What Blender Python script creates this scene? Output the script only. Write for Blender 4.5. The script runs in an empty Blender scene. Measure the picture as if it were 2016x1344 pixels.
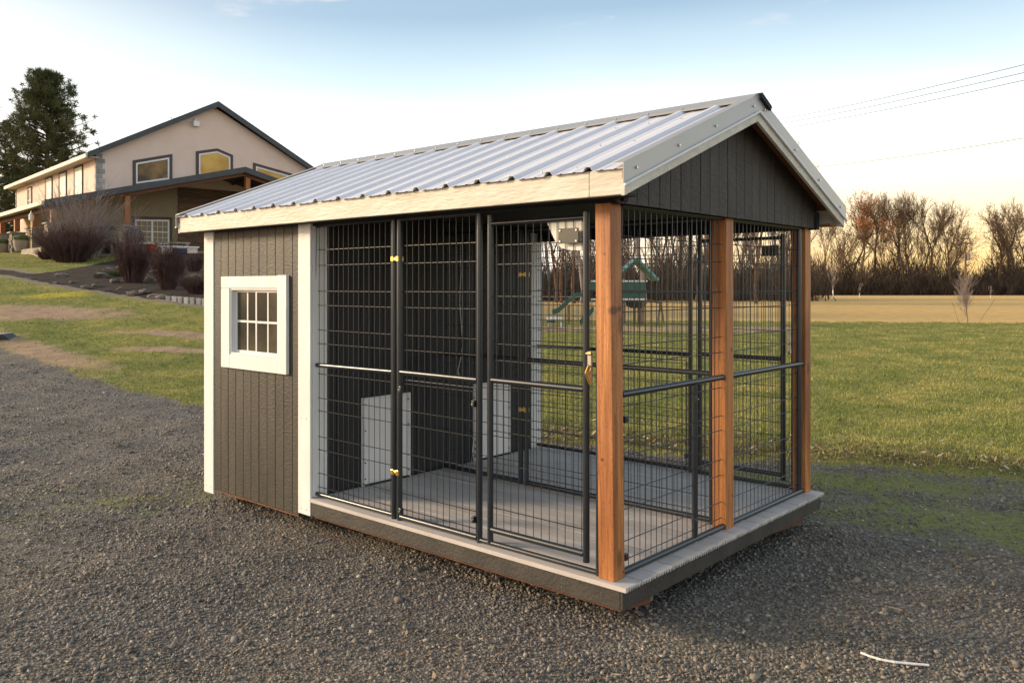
import bpy, math, random
import numpy as np
from mathutils import Vector, Matrix, noise

random.seed(7)
rng = np.random.default_rng(7)
R = math.radians
scene = bpy.context.scene
COL = scene.collection

# ------------------------------------------------------------------ camera
CAMP = Vector((-3.1945, -2.1505, 1.6102))
YAW = -0.849
F, PCX, PCY = 1646.8, 1010.26, 563.3          # pixels of the 2016 wide photograph
cam_d = bpy.data.cameras.new('camera')
cam = bpy.data.objects.new('camera', cam_d)
COL.objects.link(cam)
cam.location = CAMP
cam.rotation_euler = (R(90), 0, YAW)
cam_d.sensor_width = 36
cam_d.lens = F / 2016 * 36
cam_d.shift_x = -(PCX - 1008) / 2016
cam_d.shift_y = (PCY - 672) / 2016
cam_d.clip_end = 3000
cam_d.clip_start = 0.05
scene.camera = cam
FWD = Vector((-math.sin(YAW), math.cos(YAW), 0))
RGT = Vector((math.cos(YAW), math.sin(YAW), 0))

# ------------------------------------------------------------------ light
SUN_DIR = (RGT * -0.93 + FWD * 0.12).normalized()       # horizontal direction TO the sun
SUN_EL = R(17)
sun_vec = Vector((SUN_DIR.x * math.cos(SUN_EL), SUN_DIR.y * math.cos(SUN_EL), math.sin(SUN_EL)))
sd = bpy.data.lights.new('sun', 'SUN')
sd.energy = 2.3
sd.angle = R(11)
sd.color = (1.0, 0.80, 0.55)
so = bpy.data.objects.new('sun', sd)
COL.objects.link(so)
so.rotation_euler = sun_vec.to_track_quat('Z', 'Y').to_euler()
so.location = (0, 0, 30)

world = bpy.data.worlds.new('World')
scene.world = world
world.use_nodes = True
nt = world.node_tree
nt.nodes.clear()
def N(nt, t, **kw):
    n = nt.nodes.new(t)
    for k, v in kw.items():
        if k.startswith('i_'):
            n.inputs[k[2:].replace('_', ' ')].default_value = v
        else:
            setattr(n, k, v)
    return n
def sky():
    L = nt.links.new
    st = N(nt, 'ShaderNodeTexSky', sky_type='NISHITA', sun_disc=False)
    st.sun_elevation = SUN_EL
    st.sun_rotation = math.atan2(SUN_DIR.x, SUN_DIR.y)
    st.air_density = 1.0; st.dust_density = 1.2; st.ozone_density = 1.0
    bg1 = N(nt, 'ShaderNodeBackground'); bg1.inputs['Strength'].default_value = 0.05
    wm = N(nt, 'ShaderNodeMix', data_type='RGBA', blend_type='MULTIPLY'); wm.inputs['Factor'].default_value = 1.0; wm.inputs[7].default_value = (1.0, 0.80, 0.60, 1)
    L(st.outputs[0], wm.inputs[6]); L(wm.outputs[2], bg1.inputs['Color'])
    tc = N(nt, 'ShaderNodeTexCoord')
    nrm = N(nt, 'ShaderNodeVectorMath', operation='NORMALIZE'); L(tc.outputs['Generated'], nrm.inputs[0])
    sp = N(nt, 'ShaderNodeSeparateXYZ'); L(nrm.outputs[0], sp.inputs[0])
    # elevation ramp: bright horizon, blue above
    ns = N(nt, 'ShaderNodeTexNoise'); ns.inputs['Scale'].default_value = 1.6; ns.inputs['Detail'].default_value = 3
    mp = N(nt, 'ShaderNodeMapping'); mp.inputs['Scale'].default_value = (1, 1, 3.0)
    L(nrm.outputs[0], mp.inputs[0]); L(mp.outputs[0], ns.inputs['Vector'])
    ad = N(nt, 'ShaderNodeMath', operation='MULTIPLY_ADD'); ad.inputs[1].default_value = 0.07
    sub = N(nt, 'ShaderNodeMath', operation='SUBTRACT'); sub.inputs[1].default_value = 0.5
    L(ns.outputs['Fac'], sub.inputs[0]); L(sub.outputs[0], ad.inputs[0]); L(sp.outputs['Z'], ad.inputs[2])
    rp = N(nt, 'ShaderNodeValToRGB')
    e = rp.color_ramp.elements
    e[0].position = 0.0; e[0].color = (0.95, 0.86, 0.72, 1)
    e[1].position = 1.0; e[1].color = (0.26, 0.30, 0.35, 1)
    for p, c in ((0.05, (0.95, 0.91, 0.83, 1)), (0.11, (0.84, 0.85, 0.83, 1)), (0.18, (0.66, 0.71, 0.74, 1)), (0.24, (0.37, 0.47, 0.54, 1)),
                 (0.31, (0.175, 0.265, 0.365, 1)), (0.5, (0.175, 0.25, 0.335, 1))):
        q = e.new(p); q.color = c
    L(ad.outputs[0], rp.inputs[0])
    # warm glow low over the right horizon and its twin over the sunset side
    out = rp.outputs[0]
    for d, a0, a1, c, z1 in ((RGT * 0.52 + FWD * 0.85, 0.86, 1.0, (0.60, 0.36, 0.10, 1), 0.25),
                             (SUN_DIR, 0.30, 1.0, (0.92, 0.76, 0.58, 1), 0.60)):
        dt = N(nt, 'ShaderNodeVectorMath', operation='DOT_PRODUCT')
        fl = N(nt, 'ShaderNodeVectorMath', operation='MULTIPLY'); fl.inputs[1].default_value = (1, 1, 0)
        n2 = N(nt, 'ShaderNodeVectorMath', operation='NORMALIZE')
        L(nrm.outputs[0], fl.inputs[0]); L(fl.outputs[0], n2.inputs[0])
        L(n2.outputs[0], dt.inputs[0]); dt.inputs[1].default_value = d.normalized()
        m1 = N(nt, 'ShaderNodeMapRange', interpolation_type='SMOOTHSTEP'); m1.inputs[1].default_value = a0; m1.inputs[2].default_value = a1
        L(dt.outputs['Value'], m1.inputs[0])
        m2 = N(nt, 'ShaderNodeMapRange', interpolation_type='SMOOTHSTEP'); m2.inputs[1].default_value = -0.02; m2.inputs[2].default_value = z1
        m2.inputs[3].default_value = 1; m2.inputs[4].default_value = 0
        L(sp.outputs['Z'], m2.inputs[0])
        mm = N(nt, 'ShaderNodeMath', operation='MULTIPLY'); L(m1.outputs[0], mm.inputs[0]); L(m2.outputs[0], mm.inputs[1])
        mx = N(nt, 'ShaderNodeMix', data_type='RGBA')
        L(mm.outputs[0], mx.inputs['Factor']); L(out, mx.inputs[6]); mx.inputs[7].default_value = c
        out = mx.outputs[2]
    cn = N(nt, 'ShaderNodeTexNoise'); cn.inputs['Scale'].default_value = 5.0; cn.inputs['Detail'].default_value = 6; cn.inputs['Roughness'].default_value = 0.55
    cm = N(nt, 'ShaderNodeMapping'); cm.inputs['Scale'].default_value = (1.0, 1.0, 5.0); cm.inputs['Location'].default_value = (0.3, 0.9, 0.35)
    L(nrm.outputs[0], cm.inputs[0]); L(cm.outputs[0], cn.inputs['Vector'])
    c1 = N(nt, 'ShaderNodeMapRange', interpolation_type='SMOOTHSTEP'); c1.inputs[1].default_value = 0.60; c1.inputs[2].default_value = 0.74; c1.inputs[4].default_value = 0.55
    L(cn.outputs['Fac'], c1.inputs[0])
    c2 = N(nt, 'ShaderNodeMapRange', interpolation_type='SMOOTHSTEP'); c2.inputs[1].default_value = 0.20; c2.inputs[2].default_value = 0.32; L(sp.outputs['Z'], c2.inputs[0])
    c3 = N(nt, 'ShaderNodeMath', operation='MULTIPLY'); L(c1.outputs[0], c3.inputs[0]); L(c2.outputs[0], c3.inputs[1])
    cx_ = N(nt, 'ShaderNodeMix', data_type='RGBA'); L(c3.outputs[0], cx_.inputs['Factor']); L(out, cx_.inputs[6]); cx_.inputs[7].default_value = (0.62, 0.50, 0.45, 1)
    out = cx_.outputs[2]
    bg2 = N(nt, 'ShaderNodeBackground'); bg2.inputs['Strength'].default_value = 0.86
    L(out, bg2.inputs['Color'])
    add = N(nt, 'ShaderNodeAddShader'); L(bg1.outputs[0], add.inputs[0]); L(bg2.outputs[0], add.inputs[1])
    wo = N(nt, 'ShaderNodeOutputWorld'); L(add.outputs[0], wo.inputs[0])
sky()
scene.view_settings.view_transform = 'Standard'
scene.view_settings.look = 'None'
scene.view_settings.exposure = 0.95
scene.view_settings.gamma = 1.0
scene.view_settings.use_curve_mapping = False
scene.cycles.max_bounces = 6
scene.cycles.diffuse_bounces = 3
scene.cycles.transparent_max_bounces = 12

# ------------------------------------------------------------------ helpers
def smooth(a, b, x):
    t = np.clip((x - a) / (b - a), 0, 1)
    return t * t * (3 - 2 * t)
def gh(lat, dep):
    """height of the ground: flat yard, lawn rising to the house on the left"""
    lat = np.asarray(lat, float); dep = np.asarray(dep, float)
    w = 1 - smooth(-8.0, -0.5, lat)
    h = np.clip((dep - 15) * 0.1214, 0, 3.4)
    h = np.where(dep < 17, 3.4 * 0 + smooth(13.0, 17.0, dep) * 0.243, h)
    h = np.where(dep > 41, 3.157 + (3.4 - 3.157) * smooth(41, 45, dep), h)
    return h * w
def W3(lat, dep, z=0.0):
    p = CAMP + RGT * lat + FWD * dep
    return Vector((p.x, p.y, z))
def G3(lat, dep, dz=0.0):
    return W3(lat, dep, float(gh(lat, dep)) + dz)
def at(px, dep, py=None, dz=0.0):
    """a point seen at column px at the given depth; on the ground unless a row is given"""
    lat = (px - PCX) / F * dep
    if py is None:
        return G3(lat, dep, dz)
    return W3(lat, dep, CAMP.z + (PCY - py) / F * dep)

def tag(o, label=None, cat=None, group=None, kind=None):
    if label: o['label'] = label
    if cat: o['category'] = cat
    if group: o['group'] = group
    if kind: o['kind'] = kind
    return o
def empty(name, loc=(0, 0, 0), rz=0.0):
    o = bpy.data.objects.new(name, None)
    COL.objects.link(o); o.location = loc; o.rotation_euler = (0, 0, rz)
    o.empty_display_size = 0.2
    return o
def copy_tree(o, parent=None):
    c = o.copy(); COL.objects.link(c); c.parent = parent
    for ch in list(o.children):
        copy_tree(ch, c)
    return c

class MB:
    def __init__(s):
        s.v = []; s.f = []
    def add(s, vs, fs):
        b = len(s.v); s.v += [tuple(q) for q in vs]; s.f += [tuple(b + i for i in q) for q in fs]
        return s
    def box(s, x0, x1, y0, y1, z0, z1):
        return s.add([(x0, y0, z0), (x1, y0, z0), (x1, y1, z0), (x0, y1, z0), (x0, y0, z1), (x1, y0, z1), (x1, y1, z1), (x0, y1, z1)],
                     [(0, 3, 2, 1), (4, 5, 6, 7), (0, 1, 5, 4), (1, 2, 6, 5), (2, 3, 7, 6), (3, 0, 4, 7)])
    def extr(s, poly, off):
        n = len(poly); off = Vector(off)
        vs = [Vector(p) for p in poly] + [Vector(p) + off for p in poly]
        a = Vector((0, 0, 0))
        for i in range(n):
            a += vs[i].cross(vs[(i + 1) % n])
        fl = a.dot(off) > 0
        fs = [tuple(range(n)), tuple(range(2 * n - 1, n - 1, -1))] + [(i, i + n, (i + 1) % n + n, (i + 1) % n) for i in range(n)]
        if fl: fs = [f[::-1] for f in fs]
        return s.add(vs, fs)
    def tube(s, p0, p1, r0, r1=None, n=10, cap=True):
        r1 = r0 if r1 is None else r1
        p0 = Vector(p0); p1 = Vector(p1); d = (p1 - p0).normalized()
        a = d.cross(Vector((0, 0, 1)) if abs(d.z) < 0.9 else Vector((1, 0, 0))).normalized(); b = d.cross(a)
        vs = []
        for p, r in ((p0, r0), (p1, r1)):
            for i in range(n):
                t = 2 * math.pi * i / n
                vs.append(p + a * r * math.cos(t) + b * r * math.sin(t))
        fs = [(i, (i + 1) % n, n + (i + 1) % n, n + i) for i in range(n)]
        if cap: fs += [tuple(range(n - 1, -1, -1)), tuple(range(n, 2 * n))]
        return s.add(vs, fs)
    def path(s, pts, r, n=8):
        for a, b in zip(pts[:-1], pts[1:]): s.tube(a, b, r, r, n)
        return s
    def lathe(s, c, prof, n=12):
        c = Vector(c); vs = []; fs = []
        for r, z in prof:
            for i in range(n):
                t = 2 * math.pi * i / n
                vs.append(c + Vector((r * math.cos(t), r * math.sin(t), z)))
        m = len(prof)
        for j in range(m - 1):
            for i in range(n):
                fs.append((j * n + i, j * n + (i + 1) % n, (j + 1) * n + (i + 1) % n, (j + 1) * n + i))
        fs += [tuple(range(n - 1, -1, -1)), tuple(range((m - 1) * n, m * n))]
        return s.add(vs, fs)
    def build(s, name, m, parent=None, bevel=0, smooth_ang=None):
        me = bpy.data.meshes.new(name)
        me.from_pydata(s.v, [], s.f); me.materials.append(m); me.update()
        o = bpy.data.objects.new(name, me); COL.objects.link(o)
        if parent: o.parent = parent
        if smooth_ang:
            me.polygons.foreach_set('use_smooth', [True] * len(me.polygons))
            try: me.set_sharp_from_angle(angle=R(smooth_ang))
            except Exception: pass
        if bevel:
            b = o.modifiers.new('bevel', 'BEVEL'); b.width = bevel; b.segments = 2; b.limit_method = 'ANGLE'; b.angle_limit = R(40)
        return o

def np_mesh(name, V, Fc, m, parent=None, nper=3, attr=None, mi=None, mats=None, smooth_s=False):
    me = bpy.data.meshes.new(name)
    V = np.ascontiguousarray(V, dtype=np.float32); Fc = np.ascontiguousarray(Fc, dtype=np.int32)
    me.vertices.add(len(V)); me.vertices.foreach_set('co', V.ravel())
    me.loops.add(Fc.size); me.loops.foreach_set('vertex_index', Fc.ravel())
    me.polygons.add(len(Fc)); me.polygons.foreach_set('loop_start', np.arange(0, Fc.size, nper, dtype=np.int32))
    me.update(calc_edges=True)
    for q in (mats or [m]): me.materials.append(q)
    if mi is not None: me.polygons.foreach_set('material_index', mi.astype(np.int32))
    if smooth_s: me.polygons.foreach_set('use_smooth', [True] * len(me.polygons))
    if attr:
        for k, a in attr.items():
            at_ = me.attributes.new(k, 'FLOAT', 'POINT'); at_.data.foreach_set('value', np.ascontiguousarray(a, dtype=np.float32))
    o = bpy.data.objects.new(name, me); COL.objects.link(o)
    if parent: o.parent = parent
    return o

def tubes_arrays(segs, n=4):
    S = np.array([[*a, *b, ra, rb] for a, b, ra, rb in segs], float)
    P0 = S[:, :3]; P1 = S[:, 3:6]; d = P1 - P0; d /= np.linalg.norm(d, axis=1)[:, None] + 1e-9
    ref = np.where(np.abs(d[:, 2:3]) < 0.9, np.array([[0, 0, 1.]]), np.array([[1., 0, 0]]))
    a = np.cross(d, ref); a /= np.linalg.norm(a, axis=1)[:, None]; b = np.cross(d, a)
    t = np.arange(n) * 2 * np.pi / n
    ring = a[:, None, :] * np.cos(t)[None, :, None] + b[:, None, :] * np.sin(t)[None, :, None]
    V = np.concatenate([P0[:, None] + ring * S[:, 6][:, None, None], P1[:, None] + ring * S[:, 7][:, None, None]], axis=1)
    m = len(S); base = (np.arange(m) * 2 * n)[:, None, None]
    i = np.arange(n); q = np.stack([i, (i + 1) % n, n + (i + 1) % n, n + i], 1)[None]
    return V.reshape(-1, 3), (base + q).reshape(-1, 4)
def tubes(name, segs, m, parent=None, n=4):
    V, Fc = tubes_arrays(segs, n)
    return np_mesh(name, V, Fc, m, parent, 4)

# ------------------------------------------------------------------ materials
def newmat(name):
    m = bpy.data.materials.new(name); m.use_nodes = True
    b = m.node_tree.nodes['Principled BSDF']
    return m, m.node_tree, b
def C4(c): return (c[0], c[1], c[2], 1)
def mat(name, c1, c2=None, rough=0.7, scale=4.0, stretch=(1, 1, 1), bump=0.0, bscale=40.0, bstretch=None, metal=0.0, spec=0.5,
        rnd=0.0, detail=5, dirt=None, coords='Object', contrast=0.18, coat=0.0, bdist=0.01):
    m, t, b = newmat(name); L = t.links.new
    b.inputs['Roughness'].default_value = rough; b.inputs['Metallic'].default_value = metal
    b.inputs['Specular IOR Level'].default_value = spec; b.inputs['Coat Weight'].default_value = coat
    tc = N(t, 'ShaderNodeTexCoord')
    mp = N(t, 'ShaderNodeMapping'); mp.inputs['Scale'].default_value = stretch; L(tc.outputs[coords], mp.inputs[0])
    vec = mp.outputs[0]
    oi = N(t, 'ShaderNodeObjectInfo')
    if rnd:
        va = N(t, 'ShaderNodeVectorMath', operation='MULTIPLY_ADD'); va.inputs[1].default_value = (1, 1, 1)
        cb = N(t, 'ShaderNodeCombineXYZ'); ml = N(t, 'ShaderNodeMath', operation='MULTIPLY'); ml.inputs[1].default_value = 37.0
        L(oi.outputs['Random'], ml.inputs[0]); L(ml.outputs[0], cb.inputs[0]); L(ml.outputs[0], cb.inputs[2])
        L(vec, va.inputs[0]); L(cb.outputs[0], va.inputs[2]); vec = va.outputs[0]
    ns = N(t, 'ShaderNodeTexNoise'); ns.inputs['Scale'].default_value = scale; ns.inputs['Detail'].default_value = detail; L(vec, ns.inputs['Vector'])
    mr = N(t, 'ShaderNodeMapRange'); mr.inputs[1].default_value = 0.5 - contrast; mr.inputs[2].default_value = 0.5 + contrast; L(ns.outputs['Fac'], mr.inputs[0])
    mx = N(t, 'ShaderNodeMix', data_type='RGBA'); mx.inputs[6].default_value = C4(c1); mx.inputs[7].default_value = C4(c2 or c1)
    L(mr.outputs[0], mx.inputs['Factor']); out = mx.outputs[2]
    if dirt:
        dcol, dscale, dthr = dirt
        n2 = N(t, 'ShaderNodeTexNoise'); n2.inputs['Scale'].default_value = dscale; n2.inputs['Detail'].default_value = 8; n2.inputs['Roughness'].default_value = 0.7
        L(tc.outputs[coords], n2.inputs['Vector'])
        m2 = N(t, 'ShaderNodeMapRange'); m2.inputs[1].default_value = dthr; m2.inputs[2].default_value = dthr + 0.12; m2.inputs[4].default_value = 0.75; L(n2.outputs['Fac'], m2.inputs[0])
        mx2 = N(t, 'ShaderNodeMix', data_type='RGBA'); mx2.inputs[7].default_value = C4(dcol); L(m2.outputs[0], mx2.inputs['Factor']); L(out, mx2.inputs[6]); out = mx2.outputs[2]
    if rnd:
        hs = N(t, 'ShaderNodeHueSaturation'); mr3 = N(t, 'ShaderNodeMapRange'); mr3.inputs[3].default_value = 1 - rnd; mr3.inputs[4].default_value = 1 + rnd
        L(oi.outputs['Random'], mr3.inputs[0]); L(mr3.outputs[0], hs.inputs['Value']); L(out, hs.inputs['Color']); out = hs.outputs[0]
    L(out, b.inputs['Base Color'])
    if bump:
        mpb = N(t, 'ShaderNodeMapping'); mpb.inputs['Scale'].default_value = bstretch or stretch; L(tc.outputs[coords], mpb.inputs[0])
        nb = N(t, 'ShaderNodeTexNoise'); nb.inputs['Scale'].default_value = bscale; nb.inputs['Detail'].default_value = 6; L(mpb.outputs[0], nb.inputs['Vector'])
        bp = N(t, 'ShaderNodeBump'); bp.inputs['Strength'].default_value = bump; bp.inputs['Distance'].default_value = bdist
        L(nb.outputs['Fac'], bp.inputs['Height']); L(bp.outputs[0], b.inputs['Normal'])
    return m

def post_mat():
    m, t, b = newmat('stained_timber'); L = t.links.new
    tc = N(t, 'ShaderNodeTexCoord')
    oi = N(t, 'ShaderNodeObjectInfo')
    cb = N(t, 'ShaderNodeCombineXYZ'); ml = N(t, 'ShaderNodeMath', operation='MULTIPLY'); ml.inputs[1].default_value = 23.0
    L(oi.outputs['Random'], ml.inputs[0]); L(ml.outputs[0], cb.inputs[2])
    va = N(t, 'ShaderNodeVectorMath', operation='ADD'); L(tc.outputs['Object'], va.inputs[0]); L(cb.outputs[0], va.inputs[1])
    # fine vertical grain bent by low noise
    mp = N(t, 'ShaderNodeMapping'); mp.inputs['Scale'].default_value = (60, 60, 2.2); L(va.outputs[0], mp.inputs[0])
    n1 = N(t, 'ShaderNodeTexNoise'); n1.inputs['Scale'].default_value = 1.0; n1.inputs['Detail'].default_value = 5; n1.inputs['Distortion'].default_value = 1.2; L(mp.outputs[0], n1.inputs['Vector'])
    mp2 = N(t, 'ShaderNodeMapping'); mp2.inputs['Scale'].default_value = (9, 9, 1.1); L(va.outputs[0], mp2.inputs[0])
    n2 = N(t, 'ShaderNodeTexNoise'); n2.inputs['Scale'].default_value = 1.0; n2.inputs['Detail'].default_value = 4; L(mp2.outputs[0], n2.inputs['Vector'])
    r1 = N(t, 'ShaderNodeValToRGB'); e = r1.color_ramp.elements
    e[0].position = 0.3; e[0].color = (0.34, 0.108, 0.024, 1); e[1].position = 0.68; e[1].color = (0.61, 0.245, 0.068, 1)
    L(n1.outputs['Fac'], r1.inputs[0])
    r2 = N(t, 'ShaderNodeValToRGB'); e = r2.color_ramp.elements
    e[0].position = 0.35; e[0].color = (0.52, 0.42, 0.36, 1); e[1].position = 0.60; e[1].color = (1.0, 1.0, 1.0, 1)
    L(n2.outputs['Fac'], r2.inputs[0])
    mx = N(t, 'ShaderNodeMix', data_type='RGBA', blend_type='MULTIPLY'); mx.inputs['Factor'].default_value = 0.9
    L(r1.outputs[0], mx.inputs[6]); L(r2.outputs[0], mx.inputs[7])
    # small incising marks
    mp3 = N(t, 'ShaderNodeMapping'); mp3.inputs['Scale'].default_value = (110, 110, 26); L(va.outputs[0], mp3.inputs[0])
    vo = N(t, 'ShaderNodeTexVoronoi'); vo.inputs['Scale'].default_value = 1.0; L(mp3.outputs[0], vo.inputs['Vector'])
    mr = N(t, 'ShaderNodeMapRange'); mr.inputs[1].default_value = 0.12; mr.inputs[2].default_value = 0.3; mr.inputs[3].default_value = 0.55; L(vo.outputs['Distance'], mr.inputs[0])
    # knots
    mp4 = N(t, 'ShaderNodeMapping'); mp4.inputs['Scale'].default_value = (7, 7, 3.1); L(va.outputs[0], mp4.inputs[0])
    v2 = N(t, 'ShaderNodeTexVoronoi'); v2.inputs['Scale'].default_value = 1.0; L(mp4.outputs[0], v2.inputs['Vector'])
    mk = N(t, 'ShaderNodeMapRange'); mk.inputs[1].default_value = 0.10; mk.inputs[2].default_value = 0.17; mk.inputs[3].default_value = 0.45; L(v2.outputs['Distance'], mk.inputs[0])
    mm = N(t, 'ShaderNodeMath', operation='MULTIPLY'); L(mr.outputs[0], mm.inputs[0]); L(mk.outputs[0], mm.inputs[1])
    prev = mm.outputs[0]
    wob = N(t, 'ShaderNodeTexNoise'); wob.inputs['Scale'].default_value = 30; L(tc.outputs['Object'], wob.inputs['Vector'])
    for kx, ky, kz, kr in ((0.03, 0.066, 1.495, 0.030), (0.075, 0.06, 1.504, 0.022), (0.02, 0.105, 1.76, 0.016), (0.099, 0.06, 0.27, 0.012), (0.02, 0.12, 0.80, 0.012),
                       (1.19, 0.055, 1.25, 0.016), (1.14, 0.10, 0.62, 0.014), (2.29, 0.055, 1.05, 0.014), (1.20, 0.055, 0.42, 0.010)):
        dv_ = N(t, 'ShaderNodeVectorMath', operation='SUBTRACT'); dv_.inputs[1].default_value = (kx, ky, kz); L(tc.outputs['Object'], dv_.inputs[0])
        ms = N(t, 'ShaderNodeVectorMath', operation='MULTIPLY'); ms.inputs[1].default_value = (1, 1, 1.35); L(dv_.outputs[0], ms.inputs[0])
        ln_ = N(t, 'ShaderNodeVectorMath', operation='LENGTH'); L(ms.outputs[0], ln_.inputs[0])
        ww = N(t, 'ShaderNodeMath', operation='MULTIPLY_ADD'); ww.inputs[1].default_value = kr * 0.9; L(wob.outputs['Fac'], ww.inputs[0]); L(ln_.outputs['Value'], ww.inputs[2])
        mk_ = N(t, 'ShaderNodeMapRange'); mk_.inputs[1].default_value = kr * 1.15; mk_.inputs[2].default_value = kr * 1.55; mk_.inputs[3].default_value = 0.30; L(ww.outputs[0], mk_.inputs[0])
        pm = N(t, 'ShaderNodeMath', operation='MULTIPLY'); L(prev, pm.inputs[0]); L(mk_.outputs[0], pm.inputs[1]); prev = pm.outputs[0]
    m4 = N(t, 'ShaderNodeMix', data_type='RGBA', blend_type='MULTIPLY'); m4.inputs['Factor'].default_value = 0.85
    L(mx.outputs[2], m4.inputs[6]); L(prev, m4.inputs[7])
    L(m4.outputs[2], b.inputs['Base Color'])
    b.inputs['Roughness'].default_value = 0.55
    bp = N(t, 'ShaderNodeBump'); bp.inputs['Strength'].default_value = 0.35; bp.inputs['Distance'].default_value = 0.003
    L(n1.outputs['Fac'], bp.inputs['Height']); L(bp.outputs[0], b.inputs['Normal'])
    return m

M = {}
M['post'] = post_mat()
M['siding'] = mat('taupe_siding', (0.029, 0.024, 0.018), (0.054, 0.046, 0.034), 0.55, 9, (1, 1, 0.22), bump=0.26, bscale=40, bstretch=(1, 1, 1.7), rnd=0.10, bdist=0.012, spec=0.4)
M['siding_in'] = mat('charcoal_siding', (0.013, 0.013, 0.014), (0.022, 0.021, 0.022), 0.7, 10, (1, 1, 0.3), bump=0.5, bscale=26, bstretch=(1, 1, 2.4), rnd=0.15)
M['gable'] = mat('gable_siding', (0.040, 0.030, 0.024), (0.062, 0.049, 0.040), 0.66, 14, (1, 1, 0.3), bump=0.8, bscale=26, bstretch=(1, 1, 2.4), rnd=0.12)
M['white'] = mat('white_trim', (0.82, 0.79, 0.75), (0.74, 0.71, 0.66), 0.6, 9, (1, 1, 0.3), bump=0.35, bscale=45, bstretch=(1, 1, 0.5), dirt=((0.50, 0.44, 0.38), 7.0, 0.66), bdist=0.006)
M['cream'] = mat('cream_fascia', (0.72, 0.66, 0.55), (0.60, 0.53, 0.42), 0.62, 10, (1, 0.25, 1.6), bump=0.8, bscale=38, bstretch=(1, 0.35, 1.6), dirt=((0.40, 0.33, 0.24), 9.0, 0.62), bdist=0.008)
M['roof'] = mat('grey_roof_metal', (0.78, 0.75, 0.77), (0.72, 0.69, 0.71), 0.42, 1.6, (1, 1, 1), metal=0.0, spec=0.45, bump=0.05, bscale=5, bdist=0.01)
M['flash'] = mat('taupe_flashing', (0.43, 0.395, 0.36), (0.39, 0.36, 0.325), 0.36, 2.5, bump=0.05, bscale=6, metal=0.25)
M['pipe'] = mat('black_pipe', (0.016, 0.019, 0.024), (0.024, 0.028, 0.034), 0.30, 12, bump=0.1, bscale=120, bdist=0.001, spec=0.65)
M['wire'] = mat('black_wire', (0.022, 0.022, 0.024), (0.035, 0.034, 0.034), 0.35, 20, spec=0.7)
M['deck'] = mat('grey_decking', (0.50, 0.44, 0.40), (0.60, 0.535, 0.485), 0.75, 6, (6, 0.5, 1), bump=0.25, bscale=60, bstretch=(4, 0.4, 1), rnd=0.10, dirt=((0.20, 0.165, 0.135), 5.0, 0.63), bdist=0.003)
M['deck_edge'] = mat('deck_edge', (0.50, 0.46, 0.41), (0.42, 0.38, 0.34), 0.7, 12)
M['rim'] = mat('taupe_rim', (0.036, 0.030, 0.025), (0.060, 0.050, 0.041), 0.6, 6, (1, 1, 1), bump=0.35, bscale=50, dirt=((0.20, 0.16, 0.12), 16.0, 0.70))
M['rust'] = mat('treated_skid', (0.11, 0.036, 0.012), (0.17, 0.060, 0.022), 0.8, 12, (1, 1, 1), bump=0.3, bscale=40, rnd=0.1)
M['skid_end'] = mat('skid_end', (0.22, 0.19, 0.15), (0.15, 0.12, 0.09), 0.85, 18, bump=0.3, bscale=60)
M['brass'] = mat('brass_clamp', (0.72, 0.48, 0.12), (0.85, 0.60, 0.20), 0.28, 40, metal=0.9)
M['steel'] = mat('zinc_steel', (0.55, 0.50, 0.45), (0.65, 0.60, 0.55), 0.3, 40, metal=0.9)
M['plate'] = mat('dark_sign_plate', (0.035, 0.036, 0.026), (0.045, 0.046, 0.034), 0.4, 20)
M['ivory'] = mat('ivory_panel', (0.78, 0.74, 0.64), (0.74, 0.70, 0.60), 0.5, 10)
M['blue'] = mat('blue_cap', (0.02, 0.10, 0.45), (0.02, 0.12, 0.5), 0.4, 10)
M['dogdoor'] = mat('white_dog_door', (0.84, 0.79, 0.76), (0.77, 0.72, 0.69), 0.5, 6, bump=0.05, bscale=30)
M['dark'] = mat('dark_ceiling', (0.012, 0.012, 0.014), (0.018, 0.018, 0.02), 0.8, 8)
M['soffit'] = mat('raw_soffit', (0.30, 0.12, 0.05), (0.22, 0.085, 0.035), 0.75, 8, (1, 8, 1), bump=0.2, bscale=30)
M['cord'] = mat('pale_cord', (0.6, 0.6, 0.6), (0.5, 0.5, 0.5), 0.4)
M['sash'] = mat('white_vinyl', (0.78, 0.76, 0.74), (0.74, 0.72, 0.70), 0.35, 8)
def glass_mat(name, c1, c2, rough=0.12, scale=1.2, spec=0.25):
    return mat(name, c1, c2, rough, scale, spec=spec, coat=0.0, bump=0.02, bscale=2.5, contrast=0.1)
M['pane_small'] = glass_mat('shed_glass', (0.045, 0.038, 0.026), (0.11, 0.092, 0.060), scale=2.5)

# ------------------------------------------------------------------ ground
# signed fields, in (lateral, depth) metres from where the photographer stood
GB = [(-40, 34.0), (-25, 26.5), (-16, 20.5), (-11.6, 18.4), (-6.7, 13.7), (-4.2, 11.2), (-0.8, 9.0), (2.7, 7.55), (4.2, 6.95), (8.5, 6.3), (40, 4.0)]
BEDL = [(-60, 58), (-26, 36.5), (-19.6, 32.0), (-15.7, 28.6), (-13.2, 26.8), (-10.8, 25.0), (-8.8, 23.8), (-6, 22.6), (0, 21)]
def interp(pl, lat):
    x = [p[0] for p in pl]; y = [p[1] for p in pl]
    return np.interp(lat, x, y)
def ellipse(lat, dep, c, r, ang=0.0):
    x = lat - c[0]; y = dep - c[1]
    ca, sa = math.cos(ang), math.sin(ang)
    u = (x * ca + y * sa) / r[0]; v = (-x * sa + y * ca) / r[1]
    return 1 - np.sqrt(u * u + v * v)
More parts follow.
